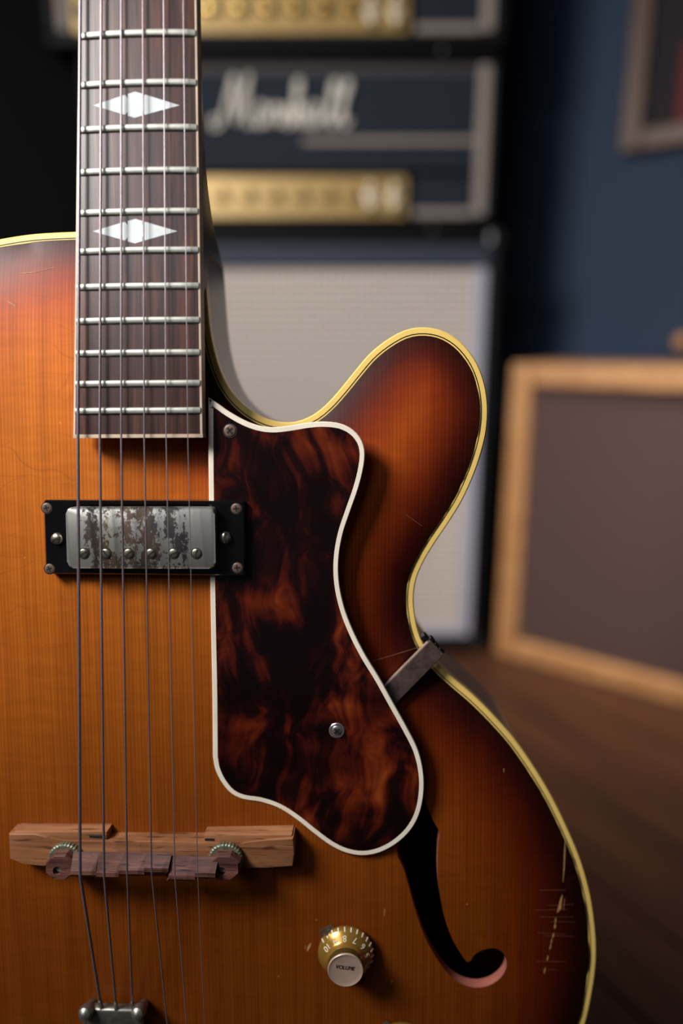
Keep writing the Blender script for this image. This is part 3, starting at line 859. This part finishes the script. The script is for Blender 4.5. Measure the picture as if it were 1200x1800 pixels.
for x, y in ((100, 1531), (389, 1532)):
    m = frame_at(P3(x, y, 0.0322), (0, 0, 1)); bm = bmesh.new(); add_lathe(bm, [(0.0017, -0.007), (0.0017, -0.0026), (0.0012, -0.0022), (0.0003, -0.0022)], 16, m)
    part(bmo('bridge_post', bm, 'verdigris_brass', smooth=True, sharp=40), bridge)

# ---- tailpiece (bass fork in view, treble fork below the frame)
TH = 0.0245
bm = bmesh.new()
bar_c = (P3(150, 1786, TH) + P3(246, 1786, TH)) / 2
blen = (P3(246, 1786, TH) - P3(150, 1786, TH)).length
add_box(bm, (bar_c.x, bar_c.y - 0.002, TH - 0.0022), (blen, 0.0105, 0.0046), 0.0014, seg=3)
tail = part(bmo('tailpiece', bm, 'aged_nickel', smooth=True, sharp=45)); lab(tail, 'aged nickel trapeze tailpiece with rounded corners')
for x in (152, 244):
    q = P3(x, 1778, TH + 0.001)
    m = frame_at(q, (0, 0.35, 1)); bm = bmesh.new()
    add_lathe(bm, [(0.0022, -0.0075), (0.0026, -0.004), (0.0033, -0.0015), (0.0034, 0.001), (0.0026, 0.003), (0.0012, 0.0039), (0.0002, 0.0041)], 20, m)
    part(bmo('tailpiece_knob', bm, 'aged_nickel', smooth=True), tail)
v_tail_end = BASE_V + 0.006
bm = bmesh.new()
for x in (152, 244):
    q = P3(x, 1786, TH - 0.002)
    add_tube(bm, [(q.x, q.y, q.z), (q.x, q.y - 0.05, q.z - 0.002), (q.x * 0.8 + CU * 0.2, v_tail_end + 0.02, 0.009), (q.x * 0.8 + CU * 0.2, v_tail_end - 0.0095, 0.0035)], 0.0022, 10)
part(bmo('tailpiece_rod', bm, 'aged_nickel', smooth=True), tail)
v_tr = BASE_V + 0.055
bm = bmesh.new(); add_box(bm, (CU + 0.025, v_tr, 0.022), (0.026, 0.010, 0.0045), 0.0013)
add_tube(bm, [(CU + 0.015, v_tr, 0.021), (CU + 0.013, v_tail_end + 0.02, 0.010), (CU + 0.011, v_tail_end - 0.0095, 0.0035)], 0.0022, 10)
add_tube(bm, [(CU + 0.035, v_tr, 0.021), (CU + 0.027, v_tail_end + 0.02, 0.010), (CU + 0.021, v_tail_end - 0.0095, 0.0035)], 0.0022, 10)
part(bmo('tailpiece_fork', bm, 'aged_nickel', smooth=True, sharp=45), tail)

# ---- strings
SLS = -0.0735
def PST(px, py): return P3(px, py, HE + 0.0031, SLS, VE)
str_px = [((141, 0), (137, 767), (141, 1541), (177, 1768), 0.00066, 1), ((178, 0), (175.5, 767), (183, 1541), (204, 1772), 0.00053, 1), ((213, 0), (213, 767), (223.5, 1540), (232.5, 1770), 0.00043, 1),
          ((251, 0), (253.5, 767), (266.5, 1536), (294, 1800), 0.00034, 1), ((287.5, 0), (292, 767), (307.5, 1544), (328, 1800), 0.00025, 0), ((322, 0), (330, 767), (347.5, 1540), (359.5, 1800), 0.00019, 0)]
for (p0, p1, p2, p3, r, wound) in str_px:
    a, b, c_ = PST(*p0), PST(*p1), PST(*p2)
    a2 = a + (a - b).normalized() * ((VT - 0.004 - a.y) / (a - b).normalized().y)
    bm = bmesh.new()
    pts = [a2, a, b, c_ + Vector((0, 0.0008, 0)), c_ - Vector((0, 0.0006, 0.00015))]
    if p3[1] < 1790:
        e = P3(*p3, TH - 0.0005); pts += [e, e + (e - c_).normalized() * 0.003]
    else:
        e = P3(*p3, 0.0275); d = (e - c_).normalized(); pts += [e, e + d * ((v_tr - e.y) / d.y)]
        pts[-1].z = 0.0235
    add_tube(bm, pts, r, 10)
    st = part(bmo('string', bm, 'string_wound' if wound else 'string_plain', smooth=True))
    if p3[1] < 1790:                    # wrap winding at the ball end
        bm = bmesh.new(); d = (c_ - e).normalized()
        tot = 26
        sd = d.orthogonal().normalized(); s2 = d.cross(sd)
        hel = [e + d * (0.0045 * k / tot - 0.001) + (sd * cos(k * 1.25) + s2 * sin(k * 1.25)) * (r + 0.0002) for k in range(tot)]
        add_tube(bm, hel, 0.00034, 6); part(bmo('string_wrap', bm, 'aged_nickel', smooth=True), st)

# ---- control knobs
def knob(px, py, printed):
    p = PS(px, py); n_ = nrm(p.x, p.y); m = frame_at(p, n_)
    bm = bmesh.new()
    add_lathe(bm, [(0.0120, 0.0012), (0.0127, 0.0018), (0.0128, 0.0036), (0.0122, 0.0046), (0.0108, 0.0062), (0.0094, 0.0072), (0.0086, 0.0080), (0.0081, 0.0100)], 64, m)
    k = part(bmo('volume_knob' if printed else 'tone_knob', bm, 'gold_knob', smooth=True, sharp=60)); lab(k, 'gold skirted knob with white numbers and a silvery cap' if printed else 'gold knob at the lower edge')
    bm = bmesh.new(); add_lathe(bm, [(0.0081, 0.0098), (0.0080, 0.0130)], 64, m); part(bmo('knob_collar', bm, 'gold_knob_side', smooth=True, sharp=60), k)
    bm = bmesh.new(); add_lathe(bm, [(r_, z_ - 0.0028) for r_, z_ in ((0.0078, 0.0156), (0.00805, 0.0158), (0.00805, 0.0163), (0.0077, 0.0166), (0.0074, 0.01645), (0.0060, 0.01625), (0.0030, 0.0161), (0.0002, 0.0161))], 64, m)
    part(bmo('knob_cap', bm, 'knob_cap', smooth=True, sharp=60), k)
    # pointer washer
    bm = bmesh.new(); d = Vector((-0.66, 0.75, 0)); s_ = Vector((0.75, 0.66, 0))
    q = [(d * 0.004 + s_ * 0.0042, 0.0004), (d * 0.004 - s_ * 0.0042, 0.0004), (d * 0.0140 - s_ * 0.0036, 0.0012), (d * 0.0172, 0.0050), (d * 0.0140 + s_ * 0.0036, 0.0012)]
    up_ = [bm.verts.new(m @ Vector((a.x, a.y, z + 0.0006))) for a, z in q]; dn = [bm.verts.new(m @ Vector((a.x, a.y, z))) for a, z in q]
    mid = bm.verts.new(m @ Vector((d.x * 0.0136, d.y * 0.0136, 0.0046)))
    bm.faces.new((up_[0], up_[1], mid)); bm.faces.new((up_[1], up_[2], mid)); bm.faces.new((up_[2], up_[3], mid)); bm.faces.new((up_[3], up_[4], mid)); bm.faces.new((up_[4], up_[0], mid))
    bm.faces.new(dn[::-1])
    for i in range(5): bm.faces.new((up_[i], dn[i], dn[(i + 1) % 5], up_[(i + 1) % 5]))
    part(bmo('knob_pointer', bm, 'aged_nickel'), k)
    if not printed: return
    # skirt ticks and numbers; 10 sits upper left, the figures descend clockwise
    bm = bmesh.new()
    for i in range(21):
        a = radians(146 - i * 13.6)
        R = m @ Matrix.Rotation(a, 4, 'Z')
        add_box(bm, (0, 0, 0), (0.0020, 0.0005, 0.0003), rot=R @ Matrix.Translation((0.0125, 0, 0.0042)) @ Matrix.Rotation(radians(55), 4, 'Y'))
    part(bmo('knob_tick_marks', bm, 'number_white'), k)
    for i, s in enumerate(('10', '9', '8', '7', '6', '5', '4', '3', '2', '1', '0')):
        a = radians(146 - i * 27.2)
        me_ = text_mesh(s, 0.0036, 0.00006)
        R = m @ Matrix.Rotation(a, 4, 'Z') @ Matrix.Translation((0.0102, 0, 0.0069)) @ Matrix.Rotation(radians(38), 4, 'Y') @ Matrix.Rotation(radians(-90), 4, 'Z') @ Matrix.Rotation(radians(180), 4, 'Z')
        me_.transform(R); part(link_mesh('knob_number', me_, 'number_white'), k)
    me_ = text_mesh('VOLUME', 0.0026, 0.00003, 0.25)
    me_.transform(Matrix.Scale(0.85, 4, (1, 0, 0)))
    me_.transform(m @ Matrix.Translation((-0.0004, 0.0012, 0.01352)) @ Matrix.Rotation(radians(-8), 4, 'Z')); lab(part(link_mesh('knob_lettering', me_, 'print_black'), k), 'black VOLUME lettering')
knob(607, 1666, True)
knob(704, 1832, False)

# ---- pickguard bracket
def bracket():
    p0 = P3(684, 1222, 0.0108); p1 = P3(764, 1141, 0.0042)
    d = (p1 - p0).normalized(); s_ = Vector((0, 0, 1)).cross(d).normalized(); n_ = d.cross(s_)
    p0 = p0 - d * 0.008
    L = (p1 - p0).length
    bm = bmesh.new(); R = Matrix((d, s_, n_)).transposed().to_4x4()
    add_box(bm, p0 + d * L / 2, (L, 0.0094, 0.0022), 0.0004, rot=R)
    # leg folded over the side of the body
    c = p1 + d * 0.0006
    add_box(bm, c + n_ * -0.010, (0.0016, 0.0094, 0.022), 0.0004, rot=R)
    b_ = part(bmo('guard_bracket', bm, 'bracket_brown')); lab(b_, 'dull brown metal bracket holding the pickguard to the rim')
    bm = bmesh.new(); add_box(bm, p0 + d * L / 2 + s_ * 0.0048 + n_ * 0.0001, (L, 0.0007, 0.0020), 0.0001, rot=R)  # paler strip along one long edge of the bracket
    lab(part(bmo('bracket_edge', bm, 'bracket_edge'), b_), 'pale upper edge')
    bm = bmesh.new()
    for dx, dy, r in ((0.0008, 0.0066, 0.0024), (0.0022, 0.0036, 0.0021), (0.0022, 0.0002, 0.0018), (0.0020, -0.0032, 0.0022)):
        q = p1 + d * dx + s_ * dy + n_ * -0.003
        add_lathe(bm, [(r * 0.55, -r * 0.7), (r * 0.95, -r * 0.6), (r, 0), (r * 0.9, r * 0.45), (r * 0.5, r * 0.6), (r * 0.1, r * 0.6)], 8, frame_at(q, d + n_ * 0.5))
    part(bmo('bracket_screw', bm, 'black_celluloid', smooth=True), b_)
bracket()

# ---- wear on the finish: thin flakes lying on the lacquer
def flake(bm, pts, wd, seed):
    rr = random.Random(seed)
    L_, R_ = [], []
    for i, (x, y) in enumerate(pts):
        w_ = wd * (0.25 if i in (0, len(pts) - 1) else rr.uniform(0.6, 1.25))
        L_.append(bm.verts.new(PS(x - w_, y + rr.uniform(-1, 1), 0.00012))); R_.append(bm.verts.new(PS(x + w_, y + rr.uniform(-1, 1), 0.00012)))
    for i in range(len(pts) - 1): bm.faces.new((L_[i], R_[i], R_[i + 1], L_[i + 1]))
def flake(pts, wd, seed, f=flake):
    bm = bmesh.new(); f(bm, pts, wd, seed); part(bmo('lacquer_chip', bm, 'worn_wood'), top)
flake([(993, 1478), (992, 1500), (991, 1525), (989, 1552)], 1.2, 1)
flake([(988, 1572), (985, 1585), (983, 1598), (979, 1604)], 3.0, 2)
flake([(992, 1580), (990, 1600)], 1.5, 3)
for i, (x, y) in enumerate(((977, 1618), (973, 1645), (968, 1665), (963, 1685), (958, 1707), (976, 1628), (970, 1655))): flake([(x, y - 6), (x - 1, y), (x - 2, y + 5)], 1.4, 10 + i)
flake([(546, 1658), (543, 1664), (540, 1672)], 4, 30); flake([(676, 1598), (675, 1610)], 1.8, 31); flake([(885, 1352), (885, 1357)], 2, 32); flake([(537, 1662), (536, 1668)], 2, 33)
flake([(689, 1722), (688, 1728)], 2, 34); flake([(1010, 1508), (1012, 1514)], 1.2, 35)
def hair(x0, y0, x1, y1, wd):
    a = [PS(x0 + (x1 - x0) * k / 5, y0 + (y1 - y0) * k / 5, 0.0001) for k in range(6)]
    d = (a[-1] - a[0]).normalized(); s_ = Vector((-d.y, d.x, 0)) * wd
    bm = bmesh.new(); L_ = [bm.verts.new(p - s_) for p in a]; R_ = [bm.verts.new(p + s_) for p in a]
    for k in range(5): bm.faces.new((L_[k], L_[k + 1], R_[k + 1], R_[k]))
    part(bmo('scratch', bm, 'scuff_haze'), top)
rr = random.Random(3)
for y in (1565, 1592, 1600, 1612, 1620, 1640, 1645, 1690, 1703):
    x0 = rr.uniform(940, 972); hair(x0, y, x0 + rr.uniform(30, 60), y + rr.uniform(-3, 3), 0.00006)
hair(32, 481, 64, 478, 0.00016); hair(64, 478, 96, 470, 0.00012); hair(14, 530, 27, 538, 0.0002); hair(655, 1162, 742, 1136, 0.00012); hair(714, 905, 742, 925, 0.00006)

# ================================================================== GUITAR STAND (below the frame)
sb = world((CU, BASE_V, -RIM))
S = empty('guitar_stand', (sb.x, sb.y + 0.075, 0))
tag(S, 'black tripod stand whose padded cradle carries the sunburst guitar from below', 'stand')
def spart(name, bm):
    o = bmo(name, bm, 'stand_black', smooth=True, sharp=45); o.parent = S; o.location = -Vector(S.location); return o
base_w = Vector(S.location)
bm = bmesh.new(); add_tube(bm, [base_w + Vector((0, 0, 0.05)), base_w + Vector((0, 0.03, 0.42))], 0.010, 14); spart('pole', bm)
for k in range(3):
    d = Vector((cos(radians(90 + 120 * k)), sin(radians(90 + 120 * k)), 0))
    bm = bmesh.new(); add_tube(bm, [base_w + Vector((0, 0, 0.09)) + d * 0.008, base_w + d * 0.13 + Vector((0, 0, 0.010))], 0.007, 10); spart('leg', bm)
    bm = bmesh.new(); add_tube(bm, [base_w + d * 0.130, base_w + d * 0.133 + Vector((0, 0, 0.022))], 0.009, 10); spart('rubber_foot', bm)
for sx_ in (-0.06, 0.06):
    vb3 = float(OUT[np.argmin(np.abs(OUT[:, 0] - (CU + sx_)) + (OUT[:, 1] > BASE_V + 0.06) * 9)][1])
    q0 = world((CU + sx_, vb3 - 0.010, -RIM - 0.018)); q1 = world((CU + sx_, vb3 - 0.010, 0.008)); q2 = world((CU + sx_, vb3 + 0.008, 0.016))
    bm = bmesh.new(); add_tube(bm, [base_w + Vector((0, 0, q0.z - 0.005)), q0, q1, q2], 0.006, 12); spart('cradle_arm', bm)

# ================================================================== BACKLINE
FY = 1.157
def rect_frame(bm, x0, x1, z0, z1, t_, y0, y1, bev=0.004):
    for c_, s_ in ((((x0 + x1) / 2, (y0 + y1) / 2, z1 - t_ / 2), (x1 - x0, y1 - y0, t_)), (((x0 + x1) / 2, (y0 + y1) / 2, z0 + t_ / 2), (x1 - x0, y1 - y0, t_)),
                   ((x0 + t_ / 2, (y0 + y1) / 2, (z0 + z1) / 2), (t_, y1 - y0, z1 - z0 - 2 * t_)), ((x1 - t_ / 2, (y0 + y1) / 2, (z0 + z1) / 2), (t_, y1 - y0, z1 - z0 - 2 * t_))):
        add_box(bm, c_, s_, bev)
def child(name, bm, mat, root, parent=None, **k):
    o = bmo(name, bm, mat, **k); o.parent = parent or root
    if parent is None: o.location = -Vector(root.location)
    return o

# --- speaker cabinet with pale basket-weave cloth
Cb = empty('speaker_cabinet', (-0.070, FY + 0.16, 0))
tag(Cb, 'tall black speaker cabinet with pale grey woven grille cloth, behind the guitar', 'speaker')
x0, x1, z1 = -0.400, 0.258, 0.731
bm = bmesh.new(); rect_frame(bm, x0, x1, 0.012, z1, 0.020, FY, FY + 0.32, 0.005)
add_box(bm, ((x0 + x1) / 2, FY + 0.31, 0.38), (x1 - x0 - 0.03, 0.016, 0.71)); child('shell', bm, 'black_tolex', Cb)
bm = bmesh.new(); add_box(bm, ((x0 + x1) / 2, FY + 0.012, z1 - 0.037), (x1 - x0 - 0.041, 0.016, 0.033), 0.003)
lab(child('top_rail', bm, 'slate_baffle', Cb), 'slate blue grey covered strip above the cloth')
gx0_, gx1_, gz0, gz1 = x0 + 0.021, x1 - 0.021, 0.033, z1 - 0.055
bm = bmesh.new(); add_box(bm, ((gx0_ + gx1_) / 2, FY + 0.022, (gz0 + gz1) / 2), (gx1_ - gx0_, 0.014, gz1 - gz0), 0.002)
lab(child('grille_cloth', bm, 'basket_grille', Cb), 'pale grey basket weave cloth')
for c_, s_ in (((gx1_ - 0.0105, FY + 0.014, (gz0 + gz1) / 2), (0.021, 0.010, gz1 - gz0)), ((gx0_ + 0.0105, FY + 0.014, (gz0 + gz1) / 2), (0.021, 0.010, gz1 - gz0)), (((gx0_ + gx1_) / 2, FY + 0.014, gz0 + 0.008), (gx1_ - gx0_ - 0.043, 0.010, 0.016))):
    bm = bmesh.new(); add_box(bm, c_, s_, 0.003); child('piping', bm, 'piping_white', Cb)
for sx_ in (x0 + 0.05, x1 - 0.05):
    for sy_ in (FY + 0.05, FY + 0.27):
        bm = bmesh.new(); add_lathe(bm, [(0.016, 0.0), (0.018, 0.004), (0.018, 0.0125)], 16, Matrix.Translation((sx_, sy_, 0))); child('foot', bm, 'corner_black', Cb)
for sx_ in (x0 + 0.012, x1 - 0.012):
    for zz in (0.024, z1 - 0.012):
        bm = bmesh.new(); add_box(bm, (sx_, FY + 0.010, zz), (0.030, 0.030, 0.030), 0.007); child('corner_guard', bm, 'corner_black', Cb)

# --- script logo strokes, unit box x 0..1, y 0..0.4
LOGO = [[(0.045, 0.075), (0.0, 0.06), (0.005, 0.015), (0.05, 0.02), (0.10, 0.13), (0.16, 0.32), (0.175, 0.34)], [(0.175, 0.34), (0.165, 0.20), (0.17, 0.04)], [(0.17, 0.04), (0.22, 0.20), (0.275, 0.35)], [(0.275, 0.35), (0.25, 0.17), (0.255, 0.03), (0.29, 0.04)],
        [(0.385, 0.15), (0.34, 0.16), (0.315, 0.08), (0.335, 0.02), (0.375, 0.07), (0.395, 0.16), (0.385, 0.04), (0.42, 0.04)],
        [(0.42, 0.04), (0.445, 0.16), (0.46, 0.13), (0.49, 0.15), (0.48, 0.03)],
        [(0.50, 0.03), (0.545, 0.16), (0.555, 0.10), (0.56, 0.03), (0.525, 0.015)],
        [(0.565, 0.05), (0.62, 0.20), (0.635, 0.31), (0.61, 0.30), (0.60, 0.02)], [(0.60, 0.04), (0.64, 0.15), (0.66, 0.12), (0.655, 0.03), (0.69, 0.04)],
        [(0.765, 0.15), (0.72, 0.16), (0.70, 0.08), (0.715, 0.02), (0.755, 0.07), (0.775, 0.16), (0.765, 0.04), (0.80, 0.05)],
        [(0.80, 0.05), (0.87, 0.20), (0.895, 0.31), (0.865, 0.29), (0.845, 0.08), (0.86, 0.02), (0.89, 0.05)], [(0.89, 0.05), (0.955, 0.20), (0.985, 0.31), (0.955, 0.29), (0.935, 0.08), (0.95, 0.02), (0.99, 0.06)]]
def logo(bm, ox, oz, W_, y, r):
    for st_ in LOGO:
        pts = spline([(a * W_, b * W_) for a, b in st_], W_ * 0.018, False)
        add_tube(bm, [(ox + a, y, oz + b) for a, b in pts], r, 8)

def head(name, label, hx0, hx1, hz0, hz1, px0, px1, pz0, pz1, shell_t, with_logo, nknob):
    Hd = empty(name, ((hx0 + hx1) / 2, FY + 0.12, hz0))
    tag(Hd, label, 'amplifier')
    bm = bmesh.new(); rect_frame(bm, hx0, hx1, hz0 + 0.007, hz1, shell_t, FY, FY + 0.23, 0.004)
    add_box(bm, ((hx0 + hx1) / 2, FY + 0.222, (hz0 + hz1) / 2), (hx1 - hx0 - 0.02, 0.012, hz1 - hz0 - 0.03)); child('shell', bm, 'black_tolex', Hd)
    ix0, ix1, iz0, iz1 = hx0 + shell_t, hx1 - shell_t, hz0 + 0.007 + shell_t, hz1 - shell_t
    # front panel: upper board plus the piece right of the control plate
    bm = bmesh.new(); add_box(bm, ((ix0 + ix1) / 2, FY + 0.016, (pz1 + iz1) / 2 + 0.003), (ix1 - ix0, 0.012, iz1 - pz1 - 0.006), 0.002)
    fp = child('front_panel', bm, 'slate_tolex', Hd)
    bm = bmesh.new(); add_box(bm, ((px1 + ix1) / 2 + 0.004, FY + 0.016, (iz0 + pz1) / 2), (ix1 - px1 - 0.008, 0.012, pz1 - iz0), 0.002); child('front_panel', bm, 'slate_tolex', Hd)
    pip = 'piping_cream'
    for c_, s_ in (((ix1 - 0.009, FY + 0.007, (iz0 + iz1) / 2), (0.018, 0.008, iz1 - iz0 - 0.004)), ((ix0 + 0.009, FY + 0.007, (iz0 + iz1) / 2), (0.018, 0.008, iz1 - iz0 - 0.004)),
                   (((px1 + ix1) / 2 - 0.005, FY + 0.007, iz0 + 0.006), (ix1 - px1 - 0.030, 0.008, 0.012))):
        bm = bmesh.new(); add_box(bm, c_, s_, 0.003); child('piping', bm, pip, Hd)
    bm = bmesh.new(); add_box(bm, ((ix0 + ix1) / 2, FY + 0.012, iz1 - 0.008), (ix1 - ix0 - 0.038, 0.005, 0.012), 0.002); child('piping', bm, 'piping_shaded', Hd)
    if with_logo:
        zl = 0.861
        bm = bmesh.new(); add_box(bm, ((-0.06 + ix1 - 0.019) / 2, FY + 0.008, zl), (ix1 - 0.019 + 0.06, 0.006, 0.009), 0.002); child('piping', bm, pip, Hd)
        bm = bmesh.new(); logo(bm, -0.198, 0.876, 0.214, FY + 0.003, 0.0034); lab(child('logo', bm, 'logo_white', Hd, smooth=True), 'white script name on the front')
    bm = bmesh.new(); add_box(bm, ((px0 + px1) / 2, FY + 0.020, (pz0 + pz1) / 2), (px1 - px0, 0.010, pz1 - pz0), 0.0015)
    cp = child('control_panel', bm, 'gold_panel', Hd); lab(cp, 'brushed gold control panel')
    zc = (pz0 + pz1) / 2
    for i in range(nknob):
        x = px1 - 0.085 - i * 0.042
        if x < px0 + 0.03: break
        bm = bmesh.new(); mm = frame_at((x, FY + 0.015, zc + 0.004), (0, -1, 0))
        add_lathe(bm, [(0.0115, 0), (0.0112, 0.004), (0.0085, 0.006), (0.0082, 0.016)], 20, mm); kb = child('control_knob', bm, 'gold_panel' if with_logo else 'gold_button', Hd, cp, smooth=True, sharp=40)
        bm = bmesh.new(); add_lathe(bm, [(0.0078, 0.0158), (0.0078, 0.0172), (0.004, 0.0176)], 18, mm)
        # sub-part of the panel, beside its knob
        child('knob_cap', bm, 'gold_panel' if with_logo else 'gold_button', Hd, cp, smooth=True, sharp=40)
    for x in (px1 - 0.020, px1 - 0.057):
        bm = bmesh.new(); mm = frame_at((x, FY + 0.015, zc), (0, -1, 0)); add_lathe(bm, [(0.010, 0), (0.010, 0.003), (0.006, 0.004)], 6, mm)
        for dz in (0.0135, -0.0135):  # each highlight is shaped as a pale ball
            mm2 = frame_at((x, FY + 0.006, zc + dz), (0, -1, 0))
            add_lathe(bm, [(0.0035, -0.010), (0.004, -0.004), (0.0066, -0.002), (0.0074, 0.001), (0.0060, 0.0045), (0.003, 0.0066), (0.0003, 0.007)], 20, mm2)
        child('toggle_switch', bm, 'chrome_glint', Hd, cp, smooth=True, sharp=50)
    for x in (px0 + 0.03,):
        bm = bmesh.new(); mm = frame_at((x, FY + 0.015, zc), (0, -1, 0)); add_lathe(bm, [(0.010, 0), (0.010, 0.004), (0.006, 0.005)], 12, mm); child('input_jack', bm, 'corner_black', Hd, cp)
    for sx_ in (hx0 + 0.09, hx1 - 0.09):
        for sy_ in (FY + 0.018, FY + 0.20):
            bm = bmesh.new(); add_lathe(bm, [(0.009, 0.0), (0.0105, 0.002), (0.0105, 0.0078)], 14, Matrix.Translation((sx_, sy_, hz0))); child('foot', bm, 'corner_black', Hd)
    bm = bmesh.new(); xm = (hx0 + hx1) / 2
    add_tube(bm, [(xm - 0.10, FY + 0.115, hz1), (xm - 0.09, FY + 0.115, hz1 + 0.006), (xm + 0.09, FY + 0.115, hz1 + 0.006), (xm + 0.10, FY + 0.115, hz1)], 0.005, 8) if not with_logo else add_box(bm, (xm, FY + 0.115, hz1 + 0.0012), (0.2, 0.02, 0.0024))
    child('handle', bm, 'corner_black', Hd)
    return Hd
head('amplifier_head', 'black amplifier head with white script logo and gold panel, sitting on the pale grilled cabinet', -0.395, 0.239, z1 + 0.0005, 0.980, -0.362, 0.1035, 0.7515, 0.813, 0.0125, True, 10)
head('amplifier_head', 'topmost black amplifier head, its gold control panel cut off by the top of the picture', -0.440, 0.245, 0.9810, 1.228, -0.416, 0.101, 1.007, 1.068, 0.0185, False, 12)

# --- tan framed cabinet on the right
A0 = Vector((0.2815, 1.157, 0)); AD = Vector((0.814, -0.581, 0)); AN = Vector((-0.581, -0.814, 0))
Tc = empty('wooden_speaker_cabinet', A0 + AD * 0.27 - AN * 0.12)
tag(Tc, 'tan wooden framed speaker cabinet with recessed brown grille on the plank floor', 'speaker')
WT = 0.54
def zt(s): return 0.5255
def tl(s, z, d): return A0 + AD * s + Vector((0, 0, z)) - AN * d
def hexa(bm, s0, s1, za, zb, d0, d1, bev=0.004):
    """za, zb: functions of s"""
    vs_ = [bm.verts.new(tl(s, f(s), d)) for d in (d0, d1) for s in (s0, s1) for f in (za, zb)]
    a, b, c_, d, e, f, g_, h_ = vs_
    fs = [bm.faces.new(q) for q in ((a, b, d, c_), (e, g_, h_, f), (a, e, f, b), (c_, d, h_, g_), (b, f, h_, d), (a, c_, g_, e))]
    es = {x for q in fs for x in q.edges}
    if bev: bmesh.ops.bevel(bm, geom=list(es), offset=bev, segments=2, affect='EDGES', profile=0.5)
ft = 0.036
for nm, s0, s1, za, zb in (('side_panel', 0, ft, lambda s: 0.0, lambda s: zt(s)), ('side_panel', WT - ft, WT, lambda s: 0.0, lambda s: zt(s)),
                           ('top_panel', ft + .0003, WT - ft - .0003, lambda s: zt(s) - ft, lambda s: zt(s)), ('bottom_panel', ft + .0003, WT - ft - .0003, lambda s: 0.0, lambda s: ft)):
    bm = bmesh.new(); hexa(bm, s0, s1, za, zb, 0.0, 0.24); child(nm, bm, 'tan_wood', Tc)
bm = bmesh.new(); hexa(bm, ft + 0.0005, WT - ft - 0.0005, lambda s: ft + 0.0005, lambda s: zt(s) - ft - 0.0005, 0.014, 0.022, 0)
lab(child('grille_cloth', bm, 'brown_grille', Tc), 'dull brown grille cloth')
bm = bmesh.new(); hexa(bm, ft + 0.0005, WT - ft - 0.0005, lambda s: ft + 0.0005, lambda s: zt(s) - ft - 0.0005, 0.222, 0.236, 0); child('back_panel', bm, 'corner_black', Tc)

# --- framed picture on the navy wall
def wall_pt(px, py, out=0.0):
    """photo point -> (distance along the wall, height)"""
    r = AX + Vector((1, 0, 0)) * ((px - 600) / FPX) + UPV * ((900 - py) / FPX)
    o = Vector((0, 0, CAM_H)); t_ = ((W0 + WN * out) - o).dot(WN) / r.dot(WN); q = o + r * t_
    return (q - W0).dot(WD), q.z
s0, zb0 = wall_pt(1088, 268, 0.03)
FW, FHt, fth = 0.42, 0.40, 0.033
Fp = empty('picture_frame', W0 + WD * (s0 + FW / 2) + WN * 0.002 + Vector((0, 0, zb0)))
Fp.rotation_euler = (0, 0, WANG)
tag(Fp, 'brown wooden picture frame with dark mat and red artwork on the navy wall', 'picture')
def fbox(name, c_, s_, mat, bev=0.003, parent=None):
    bm = bmesh.new(); add_box(bm, c_, s_, bev); o = bmo(name, bm, mat); o.parent = parent or Fp; return o
hw_ = FW / 2
fbox('frame_side', (-hw_ + fth / 2, -0.015, FHt / 2), (fth, 0.03, FHt), 'picture_oak'); fbox('frame_side', (hw_ - fth / 2, -0.015, FHt / 2), (fth, 0.03, FHt), 'picture_oak')
fbox('frame_rail', (0, -0.015, fth / 2), (FW - 2 * fth - 0.0005, 0.03, fth), 'picture_oak'); fbox('frame_rail', (0, -0.015, FHt - fth / 2), (FW - 2 * fth - 0.0005, 0.03, fth), 'picture_oak')
mat_o = fbox('mat_board', (0, -0.008, FHt / 2), (FW - 2 * fth - 0.001, 0.008, FHt - 2 * fth - 0.001), 'mat_aubergine', 0)
fbox('red_shape', (-0.012, -0.0126, 0.095), (0.225, 0.001, 0.123), 'print_red', 0, mat_o)
bm = bmesh.new(); add_lathe(bm, [(0.055, 0), (0.055, 0.0015)], 40, frame_at((-0.055, -0.0132, 0.205), (0, -1, 0))); o = bmo('white_shape', bm, 'print_white'); o.parent = mat_o
# wooden peg on the wall under it
s1_, z1_ = wall_pt(1199, 600, 0.025)
bm = bmesh.new(); add_lathe(bm, [(0.007, 0.0), (0.007, 0.012), (0.013, 0.020), (0.015, 0.028), (0.012, 0.036), (0.003, 0.039)], 24, frame_at(W0 + WD * s1_ + WN * 0.0 + Vector((0, 0, z1_)), WN))
pg = bmo('wall_peg', bm, 'tan_wood', smooth=True, sharp=40)
tag(pg, 'small rounded tan wooden peg on the navy wall at the right edge of the picture', 'peg')
